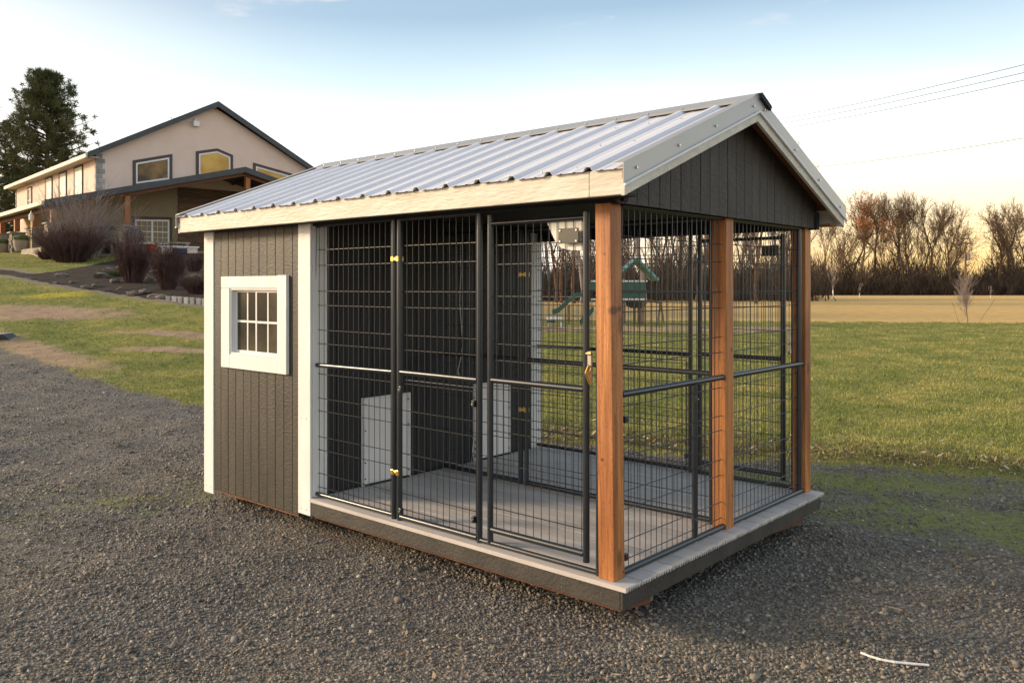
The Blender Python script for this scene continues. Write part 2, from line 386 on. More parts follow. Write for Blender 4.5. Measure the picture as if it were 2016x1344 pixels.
def fields(lat, dep):
    g = interp(GB, lat) - dep                                     # >0 gravel
    fy = np.where(lat > -3, np.minimum(dep - (40.5 - 0.18 * np.clip(lat, 0, 60)), 185 - dep), -5)  # >0 stubble field
    bed = np.where(lat < -4.5, np.minimum(dep - interp(BEDL, lat), 43.5 - dep), -5)
    bed = np.where(lat < -18.0, np.minimum(bed, (interp(BEDL, lat) + 1.1) - dep), bed)
    d1 = ellipse(lat, dep, (-14.0, 22.5), (4.5, 1.5), -0.15)
    d2 = ellipse(lat, dep, (-7.2, 17.4), (1.6, 0.28), -0.2)
    d3 = ellipse(lat, dep, (-7.9, 19.3), (1.9, 0.35), -0.15)
    d4 = ellipse(lat, dep, (-9.6, 17.0), (4.0, 0.65), -0.75)
    d5 = np.where(lat > 0, 1.0 - np.abs(dep - 31.5) / 2.0, -1) * np.where(lat < 11, 1, 0.0) - np.where(lat >= 11, 1, 0)
    dirt = np.maximum.reduce([d1, d2, d3, d4 * 0.6, d5])
    yel = ellipse(lat, dep, (-14.2, 26.0), (1.3, 0.9), 0.0)
    moss = np.maximum.reduce([ellipse(lat, dep, (3.4, 5.6), (1.8, 0.75), -0.45), ellipse(lat, dep, (2.6, 6.9), (1.7, 0.45), -0.2),
                              ellipse(lat, dep, (-2.9, 6.3), (0.9, 0.25), 0.3) * 0.22,
                              ellipse(lat, dep, (5.2, 6.4), (1.8, 1.0), -0.3)])
    leaf = np.where(lat > -2, 1 - np.abs(dep - interp(GB, lat) - 0.75) / 1.1, -1)
    return g, fy, bed, dirt, yel, moss, leaf

def ground_mat():
    m, t, b = newmat('ground_surface'); L = t.links.new
    tc = N(t, 'ShaderNodeTexCoord'); P = tc.outputs['Object']
    def noi(s, d=5, r=0.6, st=None, dist=0.0):
        n = N(t, 'ShaderNodeTexNoise'); n.inputs['Scale'].default_value = s; n.inputs['Detail'].default_value = d; n.inputs['Roughness'].default_value = r
        n.inputs['Distortion'].default_value = dist
        if st:
            mp = N(t, 'ShaderNodeMapping'); mp.inputs['Scale'].default_value = st; L(P, mp.inputs[0]); L(mp.outputs[0], n.inputs['Vector'])
        else: L(P, n.inputs['Vector'])
        return n.outputs['Fac']
    def ramp(f, *st):
        r = N(t, 'ShaderNodeValToRGB'); e = r.color_ramp.elements
        e[0].position, e[0].color = st[0][0], C4(st[0][1]); e[1].position, e[1].color = st[-1][0], C4(st[-1][1])
        for p, c in st[1:-1]:
            q = e.new(p); q.color = C4(c)
        L(f, r.inputs[0]); return r.outputs[0]
    def mask(attr, nz, amp, w=0.06, off=0.0):
        a = N(t, 'ShaderNodeAttribute'); a.attribute_name = attr
        s = N(t, 'ShaderNodeMath', operation='SUBTRACT'); s.inputs[1].default_value = 0.5; L(nz, s.inputs[0])
        k = N(t, 'ShaderNodeMath', operation='MULTIPLY_ADD'); k.inputs[1].default_value = amp; L(s.outputs[0], k.inputs[0]); L(a.outputs['Fac'], k.inputs[2])
        r = N(t, 'ShaderNodeMapRange'); r.inputs[1].default_value = off - w; r.inputs[2].default_value = off + w; L(k.outputs[0], r.inputs[0])
        return r.outputs[0]
    def mix(f, a, c, bt='MIX'):
        x = N(t, 'ShaderNodeMix', data_type='RGBA', blend_type=bt)
        if isinstance(f, float): x.inputs['Factor'].default_value = f
        else: L(f, x.inputs['Factor'])
        L(a, x.inputs[6]); L(c, x.inputs[7]); return x.outputs[2]
    big, mid, fine = noi(0.35, 4), noi(2.2, 6, 0.65), noi(24, 6, 0.7)
    # gravel: crushed stones
    vo = N(t, 'ShaderNodeTexVoronoi'); vo.inputs['Scale'].default_value = 62; L(P, vo.inputs['Vector'])
    sp = N(t, 'ShaderNodeSeparateColor'); L(vo.outputs['Color'], sp.inputs[0])
    stone = ramp(sp.outputs[0], (0.0, (0.115, 0.099, 0.083)), (0.55, (0.195, 0.170, 0.143)), (0.9, (0.27, 0.235, 0.198)), (1.0, (0.42, 0.37, 0.30)))
    tint = ramp(big, (0.35, (0.80, 0.80, 0.88)), (0.6, (1.0, 0.95, 0.88)))
    grav = mix(0.9, stone, tint, 'MULTIPLY')
    patch = ramp(mid, (0.32, (0.62, 0.62, 0.63)), (0.5, (1.0, 1.0, 1.0)), (0.7, (1.22, 1.2, 1.16)))
    grav = mix(0.8, grav, patch, 'MULTIPLY')
    # grass
    gst = noi(9, 6, 0.75, (1, 1, 1))
    gcol = ramp(gst, (0.30, (0.115, 0.118, 0.022)), (0.5, (0.235, 0.232, 0.052)), (0.66, (0.34, 0.31, 0.085)), (0.8, (0.42, 0.36, 0.15)))
    gp = ramp(noi(0.9, 5, 0.65), (0.30, (0.70, 0.80, 0.62)), (0.5, (1.0, 1.0, 1.0)), (0.68, (1.55, 1.24, 1.15)))
    grass = mix(1.0, gcol, gp, 'MULTIPLY')
    fld = ramp(noi(1.3, 6, 0.7, (1, 1, 1)), (0.3, (0.60, 0.36, 0.12)), (0.55, (0.74, 0.46, 0.165)), (0.75, (0.82, 0.56, 0.23)))
    drt = ramp(noi(5, 6, 0.7), (0.3, (0.30, 0.19, 0.115)), (0.6, (0.46, 0.31, 0.19)), (0.8, (0.54, 0.39, 0.25)))
    mul = ramp(noi(11, 6, 0.75), (0.3, (0.020, 0.014, 0.010)), (0.6, (0.060, 0.042, 0.030)), (0.8, (0.14, 0.11, 0.085)))
    yel = ramp(fine, (0.3, (0.40, 0.32, 0.03)), (0.7, (0.60, 0.46, 0.06)))
    mossc = ramp(fine, (0.3, (0.15, 0.15, 0.045)), (0.7, (0.31, 0.31, 0.09)))
    pathc = ramp(fine, (0.3, (0.20, 0.155, 0.11)), (0.7, (0.32, 0.26, 0.19)))
    out = grass
    out = mix(mask('dirt', mid, 1.1, 0.16, 0.14), out, drt)
    out = mix(mask('yel', mid, 0.9, 0.18, 0.25), out, yel)
    out = mix(mask('field', mid, 1.4, 0.25), out, fld)
    leafc = ramp(fine, (0.35, (0.045, 0.028, 0.012)), (0.55, (0.14, 0.09, 0.04)), (0.75, (0.34, 0.25, 0.13)))
    out = mix(mask('leaf', noi(5, 6, 0.7), 2.2, 0.25, 0.62), out, leafc)
    out = mix(mask('bed', mid, 0.5, 0.06, -0.35), out, pathc)
    out = mix(mask('bed', mid, 0.5, 0.06, 0.10), out, mul)
    gm = mask('gravel', noi(3.2, 7, 0.72), 1.5, 0.10)
    out = mix(gm, out, grav)
    out = mix(mask('moss', noi(3.2, 9, 0.80), 4.2, 0.35, 0.28), out, mossc)
    L(out, b.inputs['Base Color'])
    b.inputs['Roughness'].default_value = 0.95; b.inputs['Specular IOR Level'].default_value = 0.25
    ad = N(t, 'ShaderNodeMath', operation='ADD'); L(vo.outputs['Distance'], ad.inputs[0]); L(fine, ad.inputs[1])
    bp = N(t, 'ShaderNodeBump'); bp.inputs['Strength'].default_value = 0.9; bp.inputs['Distance'].default_value = 0.02
    L(ad.outputs[0], bp.inputs['Height']); L(bp.outputs[0], b.inputs['Normal'])
    return m
M['ground'] = ground_mat()

def ground_bumps(lat, dep):
    a = 0.012 * np.sin(lat * 2.1 + 1.3 * np.sin(dep * 1.1)) * np.sin(dep * 1.7 + 0.7) + 0.010 * np.sin(lat * 5.3 + dep * 3.1) * np.sin(dep * 4.7 - lat * 2.2)
    return a * np.clip((dep - 1) / 3, 0.3, 2.0)
def build_ground():
    def axis(near, step, growth, far):
        v = [0.0]; s = step
        while v[-1] < far:
            if v[-1] > near: s *= growth
            v.append(v[-1] + s)
        return np.array(v)
    a = axis(16, 0.16, 1.06, 2500); lat = np.concatenate([-a[::-1], a[1:]])
    d = axis(34, 0.16, 1.06, 2500); dep = np.concatenate([-axis(1.5, 0.4, 1.35, 120)[::-1], d[1:]])
    LA, DE = np.meshgrid(lat, dep, indexing='xy')
    la, de = LA.ravel(), DE.ravel()
    z = gh(la, de) + ground_bumps(la, de) * (np.abs(la) < 60) * (de < 80)
    V = np.stack([CAMP.x + RGT.x * la + FWD.x * de, CAMP.y + RGT.y * la + FWD.y * de, z], 1)
    nx, ny = len(lat), len(dep)
    i = np.arange(nx - 1)[None] + np.arange(ny - 1)[:, None] * nx
    Fc = np.stack([i, i + 1, i + 1 + nx, i + nx], -1).reshape(-1, 4)
    g, fy, bed, dirt, yel, moss, leaf = fields(la, de)
    cl = lambda x, l=3: np.clip(x, -l, l)
    o = np_mesh('ground', V, Fc, M['ground'], None, 4, dict(gravel=cl(g), field=cl(fy), bed=cl(bed), dirt=cl(dirt), yel=cl(yel), moss=cl(moss), leaf=cl(leaf)), smooth_s=True)
    tag(o, 'gravel yard running into a green lawn and a straw coloured field', kind='structure')
build_ground()

# ------------------------------------------------------------------ kennel
ZD = 0.24           # top of the deck above the gravel
KW, KL = 2.354, 3.759
Y1 = 2.413
AX, BY, PW = 0.0206, 0.0565, 0.089
EX, EZ, RZ = -0.134, 2.131, 2.646
YF, YB = -0.10, 3.885
CX = KW / 2
kennel = empty('dog_kennel', (0, 0, 0))
tag(kennel, 'shed style dog kennel with metal roof, timber posts and black mesh runs on the gravel', 'kennel')
SL = (RZ - EZ) / (CX - EX)
def roof_z(x): return EZ + SL * (min(x, KW - x) - EX)

# deck boards, run front to back, comb shaped underside
bw = KW / 17
for i in range(17):
    x0 = -0.008 + i * bw * 1.0035; x1 = x0 + bw - 0.0070
    y0, y1 = -0.026, Y1 - 0.004
    prof = [(x0, ZD), (x0, ZD - 0.022)]
    nt_ = 6
    if i == 0: prof.append((x0 + 0.016, ZD - 0.022)); xs = x0 + 0.016
    else: xs = x0
    wt = (x1 - xs) / nt_
    for k in range(nt_):
        prof += [(xs + wt * (k + 0.30), ZD - 0.022), (xs + wt * (k + 0.42), ZD - 0.0095), (xs + wt * (k + 0.88), ZD - 0.0095), (xs + wt * (k + 1.0), ZD - 0.022)]
    prof += [(x1, ZD)]
    zz = random.uniform(-0.0006, 0.0006)
    mb = MB().extr([(x, y0 + random.uniform(-0.002, 0.002), z + zz) for x, z in prof], (0, y1 - y0, 0))
    o = mb.build('deck_board', M['deck'], kennel)
    if i == 0: o['label'] = 'outermost deck board with a smooth pale edge'
# rims and skids
MB().box(0.002, 0.040, 0.012, Y1 + 0.0, 0.128, 0.216).build('rim_board', M['rim'], kennel, 0.003)
MB().box(0.002, KW - 0.010, -0.004, 0.0105, 0.128, 0.216).build('rim_board', M['rim'], kennel, 0.002)
MB().box(KW - 0.048, KW - 0.012, 0.012, Y1, 0.128, 0.216).build('rim_board', M['rim'], kennel, 0.002)
for x0 in (0.36, 1.80):
    MB().extr([(x0, 0.10, 0.126), (x0, 0.10, 0.09), (x0, 0.34, -0.02), (x0, KL - 0.3, -0.04), (x0, KL - 0.04, 0.06), (x0, KL - 0.04, 0.126)], (0.14, 0, 0)).build('skid', M['rust'], kennel, 0.002)
for x0, x1 in ((0.052, 0.262), (1.62, 2.085)):
    MB().extr([(x0, 0.012, 0.1265), (x0, 0.012, 0.116), (x1, 0.012, 0.088), (x1, 0.012, 0.1265)], (0, 0.04, 0)).build('runner_end', M['rust'], kennel, 0.002)
MB().box(0.264, 0.315, 0.030, 0.30, 0.082, 0.1265).build('skid_block', M['skid_end'], kennel, 0.002)
MB().box(2.087, 2.125, 0.030, 0.30, 0.086, 0.1265).build('skid_block', M['skid_end'], kennel, 0.002)
for y in np.arange(0.45, KL, 0.5):
    MB().box(0.045, KW - 0.05, y, y + 0.038, 0.13, 0.212).build('joist', M['skid_end'], kennel)
MB().box(0.014, 0.050, 0.016, KL - 0.03, 0.117, 0.1265).build('bottom_board', M['rust'], kennel)
for y in (0.35, 1.2, 2.1):
    for k in (0, 1):
        MB().tube((0.0035, y, 0.155 + k * 0.04), (0.0005, y, 0.155 + k * 0.04), 0.004, n=6).build('nail', M['steel'], kennel)

# corner posts of stained timber
def post(x0, lean=(0, 0), label=None):
    x1 = x0 + PW; zt = ZD + 1.758; z0 = ZD
    lx, ly = lean
    b = [(x0, BY, z0), (x1, BY, z0), (x1, BY + PW, z0), (x0, BY + PW, z0)]
    mb = MB().add(b + [(x + lx, y + ly, zt) for x, y, z in b], [(0, 3, 2, 1), (4, 5, 6, 7), (0, 1, 5, 4), (1, 2, 6, 5), (2, 3, 7, 6), (3, 0, 4, 7)])
    o = mb.build('post', M['post'], kennel, 0.004)
    if label: o['label'] = label
    return o
post(AX, (-0.012, 0.012), 'orange stained corner post with a dark knot, nearest the camera')
post(CX - PW / 2 - 0.003, (-0.004, 0.0))
post(KW - AX - PW, (0.0, 0.0))
# headers and ceiling
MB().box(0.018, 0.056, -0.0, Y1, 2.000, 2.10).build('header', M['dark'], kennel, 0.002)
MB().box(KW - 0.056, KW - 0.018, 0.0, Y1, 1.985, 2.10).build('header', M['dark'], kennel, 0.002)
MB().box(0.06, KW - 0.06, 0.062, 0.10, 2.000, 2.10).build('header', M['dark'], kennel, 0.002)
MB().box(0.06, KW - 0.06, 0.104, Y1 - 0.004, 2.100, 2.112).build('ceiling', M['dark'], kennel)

# siding made of separate boards; fn gives the top height
def siding(name, o, d, n, length, z0, top, m, pitch, thick=0.012, off=0.0, hole=None):
    o = Vector(o); d = Vector(d); n = Vector(n); a = -off
    while a < length - 1e-6:
        s0 = max(a, 0) + (0.002 if a > 0 else 0); s1 = min(a + pitch, length) - 0.002
        a += pitch
        if s1 - s0 < 0.01: continue
        pr = random.uniform(-0.0008, 0.0008)
        segs = [(z0, None)]
        if hole and s1 > hole[0] and s0 < hole[1]: segs = [(z0, hole[2]), (hole[3], None)]
        mb = MB()
        for za, zb in segs:
            pts = [(s0, za), (s1, za)]
            if zb is None:
                brk = [s for s in (CX,) if name == 'gable' and s0 < s < s1]
                pts += [(s1, top(s1))] + [(s, top(s)) for s in brk] + [(s0, top(s0))]
            else: pts += [(s1, zb), (s0, zb)]
            mb.extr([o + d * s + Vector((0, 0, z)) + n * pr for s, z in pts], n * thick)
        mb.build('siding_board', m, kennel, 0.0025)
flat = lambda z: (lambda s: z)
# backing so grooves read dark but closed
def wall(name, poly, off, m, parent=kennel, **k): return MB().extr(poly, off).build(name, m, parent, **k)
WY0, WY1, WZ0, WZ1 = 2.762, 3.368, 1.118, 1.600            # window opening in the front wall
# front wall of the house end, opening left for the window
mbw = MB()
x0, x1 = 0.016, 0.030
mbw.box(x0, x1, Y1 + 0.13, WY0, 0.10, 2.10); mbw.box(x0, x1, WY1, KL - 0.13, 0.10, 2.10)
mbw.box(x0, x1, WY0, WY1, 0.10, WZ0); mbw.box(x0, x1, WY0, WY1, WZ1, 2.10)
mbw.build('wall_sheathing', M['siding'], kennel)
siding('front', (0.014, Y1 + 0.132, 0), (0, 1, 0), (-1, 0, 0), KL - Y1 - 0.264, 0.105, flat(2.08), M['siding'], 0.1015, 0.009, 0.03, (WY0 - Y1 - 0.132, WY1 - Y1 - 0.132, WZ0, WZ1))
MB().box(0.006, 0.03, Y1 + 0.133, KL - 0.133, 0.093, 0.1035).build('wall_sill', M['rust'], kennel)
# run-facing wall
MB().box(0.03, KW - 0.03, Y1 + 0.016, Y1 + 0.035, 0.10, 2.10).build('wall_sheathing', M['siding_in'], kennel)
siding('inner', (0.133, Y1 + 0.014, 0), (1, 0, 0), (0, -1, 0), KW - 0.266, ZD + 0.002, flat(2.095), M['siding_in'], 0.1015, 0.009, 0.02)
MB().box(KW - 0.03, KW - 0.016, Y1 + 0.13, KL - 0.13, 0.10, 2.10).build('wall_sheathing', M['siding'], kennel)
MB().box(0.13, KW - 0.13, KL - 0.03, KL - 0.016, 0.10, 2.10).build('wall_sheathing', M['siding'], kennel)
siding('far', (KW - 0.014, Y1 + 0.132, 0), (0, 1, 0), (1, 0, 0), KL - Y1 - 0.264, 0.105, flat(2.08), M['siding'], 0.1015, 0.009)
siding('rear', (0.133, KL - 0.014, 0), (1, 0, 0), (0, 1, 0), KW - 0.266, 0.105, flat(2.08), M['siding'], 0.1015, 0.009)
MB().box(0.04, KW - 0.04, Y1 + 0.04, KL - 0.04, 0.16, 0.18).build('inner_floor', M['deck'], kennel)
# trim boards
def trim(a, label=None):
    o = MB().box(*a).build('trim_board', M['white'], kennel, 0.003)
    if label: o['label'] = label
trim((-0.002, 0.014, Y1 - 0.005, Y1 + 0.131, 0.124, 2.06), 'white corner board between the shed wall and the mesh run')
trim((0.0165, 0.132, Y1 - 0.005, Y1 + 0.014, ZD + 0.001, 2.06))
trim((-0.002, 0.014, KL - 0.131, KL + 0.005, 0.067, 2.06), 'white corner board at the far left end of the shed')
trim((0.0165, 0.132, KL - 0.014, KL + 0.005, 0.067, 2.06))
trim((KW - 0.132, KW - 0.0165, Y1 - 0.005, Y1 + 0.014, ZD + 0.001, 2.06))
trim((KW - 0.014, KW + 0.002, Y1 - 0.005, Y1 + 0.131, 0.124, 2.06))
trim((KW - 0.014, KW + 0.002, KL - 0.131, KL + 0.005, 0.067, 2.06))
trim((KW - 0.132, KW - 0.0165, KL - 0.014, KL + 0.005, 0.067, 2.06))

for k_, y_ in enumerate(np.linspace(Y1 + 0.20, KL - 0.20, 5)):
    for z_ in (0.16, 0.50, 0.86, 1.80, 1.98):
        MB().tube((0.0068, y_ + 0.008 * (k_ % 2), z_), (0.0040, y_ + 0.008 * (k_ % 2), z_), 0.0042, n=6).build('nail', M['rim'], kennel)
for y_, z0_ in ((Y1 + 0.035, 0.16), (Y1 + 0.095, 0.16), (KL - 0.095, 0.12), (KL - 0.035, 0.12)):
    for z_ in (z0_, 0.75, 1.35, 1.95):
        MB().tube((0.0, y_, z_), (-0.0032, y_, z_), 0.0040, n=6).build('nail', M['steel'], kennel)
# window
win = MB()
wo = (2.652, 3.488, 1.022, 1.680)
t_ = 0.020
wtop = MB().box(-t_, 0.004, wo[0] + 0.108, wo[1] + 0.0, WZ1 - 0.004, wo[3]).build('window', M['white'], kennel, 0.003)
wtop['label'] = 'small eight pane window in a wide white surround'
MB().box(-t_ - 0.001, 0.004, wo[0], wo[0] + 0.1065, wo[2], wo[3] + 0.004).build('window_trim', M['white'], wtop, 0.003)
MB().box(-t_, 0.004, WY1 + 0.004, wo[1], wo[2], WZ1 - 0.005).build('window_trim', M['white'], wtop, 0.003)
MB().box(-t_, 0.004, wo[0] + 0.108, WY1 + 0.003, wo[2], WZ0 + 0.004).build('window_trim', M['white'], wtop, 0.003)
# jamb lining
jb = MB(); j = 0.012
ya, yb, za, zb = wo[0] + 0.108, WY1 + 0.003, WZ0 + 0.005, WZ1 - 0.005
jb.box(-0.012, 0.05, ya, ya + j, za, zb).box(-0.012, 0.05, yb - j, yb, za, zb).box(-0.012, 0.05, ya + j, yb - j, za, za + j).box(-0.012, 0.05, ya + j, yb - j, zb - j, zb)
jb.build('window_frame', M['sash'], wtop, 0.001)
ya += j; yb -= j; za += j; zb -= j
ym = (ya + yb) / 2
for s, (p, q, xx) in enumerate(((ya, ym + 0.012, 0.012), (ym - 0.012, yb, 0.026))):
    fr = MB(); w = 0.017
    fr.box(xx, xx + 0.012, p, p + w, za, zb).box(xx, xx + 0.012, q - w, q, za, zb).box(xx, xx + 0.012, p + w, q - w, za, za + w).box(xx, xx + 0.012, p + w, q - w, zb - w, zb)
    yc, zc = (p + q) / 2, (za + zb) / 2
    fr.build('sash', M['sash'], wtop, 0.001)
    MB().box(xx + 0.002, xx + 0.009, yc - 0.0075, yc + 0.0075, za + w, zb - w).box(xx + 0.002, xx + 0.009, p + w, yc - 0.006, zc - 0.0075, zc + 0.0075).box(xx + 0.002, xx + 0.009, yc + 0.006, q - w, zc - 0.0075, zc + 0.0075).build('muntin', M['sash'], wtop)
    for (a, c) in ((p + w, yc - 0.006), (yc + 0.006, q - w)):
        for (e_, f_) in ((za + w, zc - 0.006), (zc + 0.006, zb - w)):
            MB().box(xx + 0.004, xx + 0.007, a, c, e_, f_).build('pane', M['pane_small'], wtop)

# roof sheets with ribs
def rib_h(y):
    p = 0.229; u = (y - YF - 0.345 + 0.05) % p
    h = 0.0
    d = abs(u - p / 2)
    if d < 0.026: h = 0.019 * min(1.0, (0.026 - d) / 0.014)
    for c in (p / 2 - 0.076, p / 2 + 0.076):
        e = abs(u - c)
        if e < 0.012: h = max(h, 0.004 * (1 - e / 0.012))
    return h
def rib_ys(a, b):
    p = 0.229; ys = {a, b}
    k0 = int((a - YF) / p) - 3
    for k in range(k0, k0 + 25):
        base = YF + 0.345 - 0.05 + k * p
        for c in (p / 2 - 0.026, p / 2 - 0.012, p / 2 + 0.012, p / 2 + 0.026, p / 2 - 0.088, p / 2 - 0.076, p / 2 - 0.064, p / 2 + 0.064, p / 2 + 0.076, p / 2 + 0.088):
            if a < base + c < b: ys.add(base + c)
    return sorted(ys)
edges = [YF - 0.004, YF + 0.42, YF + 0.42 + 0.916, YF + 0.42 + 1.832, YF + 0.42 + 2.748, YB + 0.01]
for side in (0, 1):
    for i in range(5):
        a, b = edges[i], edges[i + 1]
        ys = rib_ys(a, b)
        lift = 0.0012 if i % 2 else 0.0
        V = []; Fq = []
        for y in ys:
            for s in (0.0, 1.0):
                x = EX - 0.02 + (CX + 0.0 - EX + 0.02) * s
                wob = 0.002 * math.sin(y * 9 + i) * (1 - s)
                z = EZ + SL * (x - EX) + rib_h(y) + lift + wob
                V.append((x if side == 0 else KW - x, y, z))
        for k in range(len(ys) - 1):
            q = (2 * k, 2 * k + 1, 2 * k + 3, 2 * k + 2)
            Fq.append(q[::-1] if side == 0 else q)
        o = MB().add(V, Fq).build('roof_sheet', M['roof'], kennel)
        so_ = o.modifiers.new('thick', 'SOLIDIFY'); so_.thickness = 0.0012; so_.offset = -1
        sc = MB()
        for y in (a + 0.05, a + 0.31, a + 0.52, a + 0.75):
            for s in (0.05, 0.42, 0.78):
                x = EX + (CX - EX) * s; z = EZ + SL * (x - EX) + rib_h(y) + 0.001
                sc.tube((x if side == 0 else KW - x, y, z), (x if side == 0 else KW - x, y, z + 0.006), 0.006, 0.004, 6)
        sc.build('screws', M['steel'], o)['kind'] = 'stuff'
# under-roof deck so no sky shows through, plus rafters at the ends
for side in (0, 1):
    fx = (lambda x: x) if side == 0 else (lambda x: KW - x)
    p = [(fx(EX + 0.03), YF + 0.02, EZ + SL * 0.03 - 0.006), (fx(CX), YF + 0.02, RZ - 0.006), (fx(CX), YF + 0.02, RZ - 0.024), (fx(EX + 0.03), YF + 0.02, EZ + SL * 0.03 - 0.024)]
    MB().extr(p, (0, YB - YF - 0.04, 0)).build('roof_deck', M['soffit'], kennel)
# ridge cap
for side in (0, 1):
    fx = (lambda x: x) if side == 0 else (lambda x: KW - x)
    V = []
    for y in (YF - (0.012 if side == 0 else 0.035), YB + 0.012):
        for dx, dz in ((0.0, 0.031), (0.012, 0.030), (0.115, 0.0225), (0.128, 0.014)):
            x = CX - dx; V.append((fx(x), y, RZ - SL * dx + dz))
    Fq = [(i, i + 1, 4 + i + 1, 4 + i) for i in range(3)]
    if side: Fq = [f[::-1] for f in Fq]
    o = MB().add(V, Fq).build('ridge_cap', M['flash'], kennel)
    s_ = o.modifiers.new('thick', 'SOLIDIFY'); s_.thickness = 0.0015
    sc = MB()
    for k in range(17):
        y = YF + 0.295 + 0.1145 + k * 0.229
        if y < YB - 0.02:
            sc.tube((fx(CX - 0.10), y, RZ - SL * 0.10 + 0.025), (fx(CX - 0.10), y, RZ - SL * 0.10 + 0.033), 0.007, 0.005, 6)
    sc.build('screws', M['flash'], o)['kind'] = 'stuff'
MB().extr([(CX + 0.004, YF - 0.033, RZ + 0.026), (CX + 0.118, YF - 0.033, RZ - SL * 0.118 + 0.018), (CX + 0.118, YF - 0.033, RZ - SL * 0.118 - 0.004), (CX + 0.004, YF - 0.033, RZ + 0.002)], (0, 0.016, 0)).build('ridge_closure', M['dark'], kennel)
# eave boards
def eave(x0, x1, y0, y1, label=None):
    o = MB().box(x0, x1, y0, y1, EZ - 0.120, EZ - 0.004).build('eave_board', M['cream'], kennel, 0.003)
    if label: o['label'] = label
eave(EX - 0.002, EX + 0.034, YF + 0.185, YB - 0.005, 'long cream board under the roof edge')
eave(EX - 0.0035, EX + 0.034, YF + 0.004, YF + 0.182, 'short cream end piece of the roof edge board')
eave(KW - EX - 0.034, KW - EX + 0.002, YF + 0.004, YB - 0.005)
for sx in (0, 1):
    a, b = (EX + 0.036, 0.012) if sx == 0 else (KW - 0.012, KW - EX - 0.036)
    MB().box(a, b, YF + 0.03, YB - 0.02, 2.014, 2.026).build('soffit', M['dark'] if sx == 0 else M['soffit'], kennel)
# rake trims at both gable ends
for ye, sg in ((YF, -1), (YB, 1)):
    for side in (0, 1):
        fx = (lambda x: x) if side == 0 else (lambda x: KW - x)
        def rk(x0, x1, d0, d1, ya, yb):
            z = lambda x: EZ + SL * (x - EX)
            p = [(fx(x0), ya, z(x0) - d0), (fx(x1), ya, z(x1) - d0), (fx(x1), ya, z(x1) - d1), (fx(x0), ya, z(x0) - d1)]
            return MB().extr(p, (0, yb - ya, 0))
        xe = CX if side == 0 else CX
        r0 = rk(EX - 0.022, xe, -0.026, 0.066, ye + sg * 0.010, ye + sg * 0.013).build('rake_flashing', M['flash'], kennel)
        rk(EX - 0.022, xe, -0.0225, -0.0260, ye - sg * 0.045, ye + sg * 0.0098).build('top_flange', M['flash'], r0)
        rk(EX - 0.022, xe, 0.0662, 0.076, ye + sg * 0.012, ye + sg * 0.024).build('drip_lip', M['roof'], r0)
        for s in (0.06, 0.34, 0.62, 0.95):
            x = EX + (CX - EX) * s; z = EZ + SL * (x - EX) - 0.026
            MB().tube((fx(x), ye + sg * 0.013, z), (fx(x), ye + sg * 0.021, z), 0.008, 0.006, 8).build('screw', M['steel'], r0)
        rk(EX - 0.004, xe - 0.001, 0.050, 0.124, ye - sg * 0.012, ye + sg * 0.008).build('rake_board', M['cream'], kennel, 0.002)
# gable siding
gy = 0.030
siding('gable', (0.0, gy, 0), (1, 0, 0), (0, -1, 0), KW, 1.992, lambda s: roof_z(s) - 0.03, M['gable'], 0.1015, 0.010, 0.045)
wall('wall_sheathing', [(0.005, gy + 0.001, 2.0), (KW - 0.005, gy + 0.001, 2.0), (KW - 0.005, gy + 0.001, roof_z(0.005) - 0.032), (CX, gy + 0.001, RZ - 0.035), (0.005, gy + 0.001, roof_z(0.005) - 0.032)], (0, 0.012, 0), M['gable'])
wall('wall_sheathing', [(0.0, KL - 0.002, 2.08), (KW, KL - 0.002, 2.08), (KW, KL - 0.002, roof_z(0) - 0.032), (CX, KL - 0.002, RZ - 0.035), (0.0, KL - 0.002, roof_z(0) - 0.032)], (0, 0.012, 0), M['gable'])

# mesh panels -------------------------------------------------------
PR = 0.0165
HZ = [0.305, 0.394, 0.548, 0.633, 0.800, 0.881, 1.040, 1.238, 1.326, 1.487, 1.578, 1.745, 1.847]
def panel_builder(name, org, d, label=None):
    """org: point at deck level, d: unit direction along the panel, in world = kennel coordinates"""
    org = Vector(org); d = Vector(d)
    P = lambda s, z, n=0.0: org + d * s + Vector((-d.y, d.x, 0)) * n + Vector((0, 0, z - org.z))
    return P
def mesh_wires(P, s0, s1, z0, z1, root, hz=HZ, pitch=0.0508, ext=0.0, n=0.012, first=0.02):
    mb = MB()
    s = s0 + first
    while s < s1 - 0.006:
        j_ = random.uniform(-0.0012, 0.0012)
        mb.tube(P(s + j_, z0, n), P(s + random.uniform(-0.0012, 0.0012), z1, n), 0.0021, n=5, cap=False); s += pitch
    for z in hz:
        if z0 + 0.01 < z < z1 - 0.01:
            mb.tube(P(s0 - ext, z + random.uniform(-.002, .002), n - 0.004), P(s1, z + random.uniform(-.002, .002), n - 0.004), 0.0027, n=5, cap=False)
    o = mb.build('wire_mesh', M['wire'], root); o['kind'] = 'stuff'
    return o
def pipe(P, s0, z0, s1, z1, root, name='pipe', r=PR, m=None):
    return MB().tube(P(s0, z0), P(s1, z1), r, n=14).build(name, m or M['pipe'], root, smooth_ang=40)
def clip(P, s, z, root):
    o = MB().box(-0.012, 0.012, -0.010, 0.010, -0.017, 0.017).build('clip', M['pipe'], root, 0.002)
    o.location = P(s, z, 0.014)
    b = MB().tube((0, 0, 0), (-0.018, 0, 0), 0.005, n=6).build('bolt', M['steel'], root); b.location = P(s, z, 0.014)
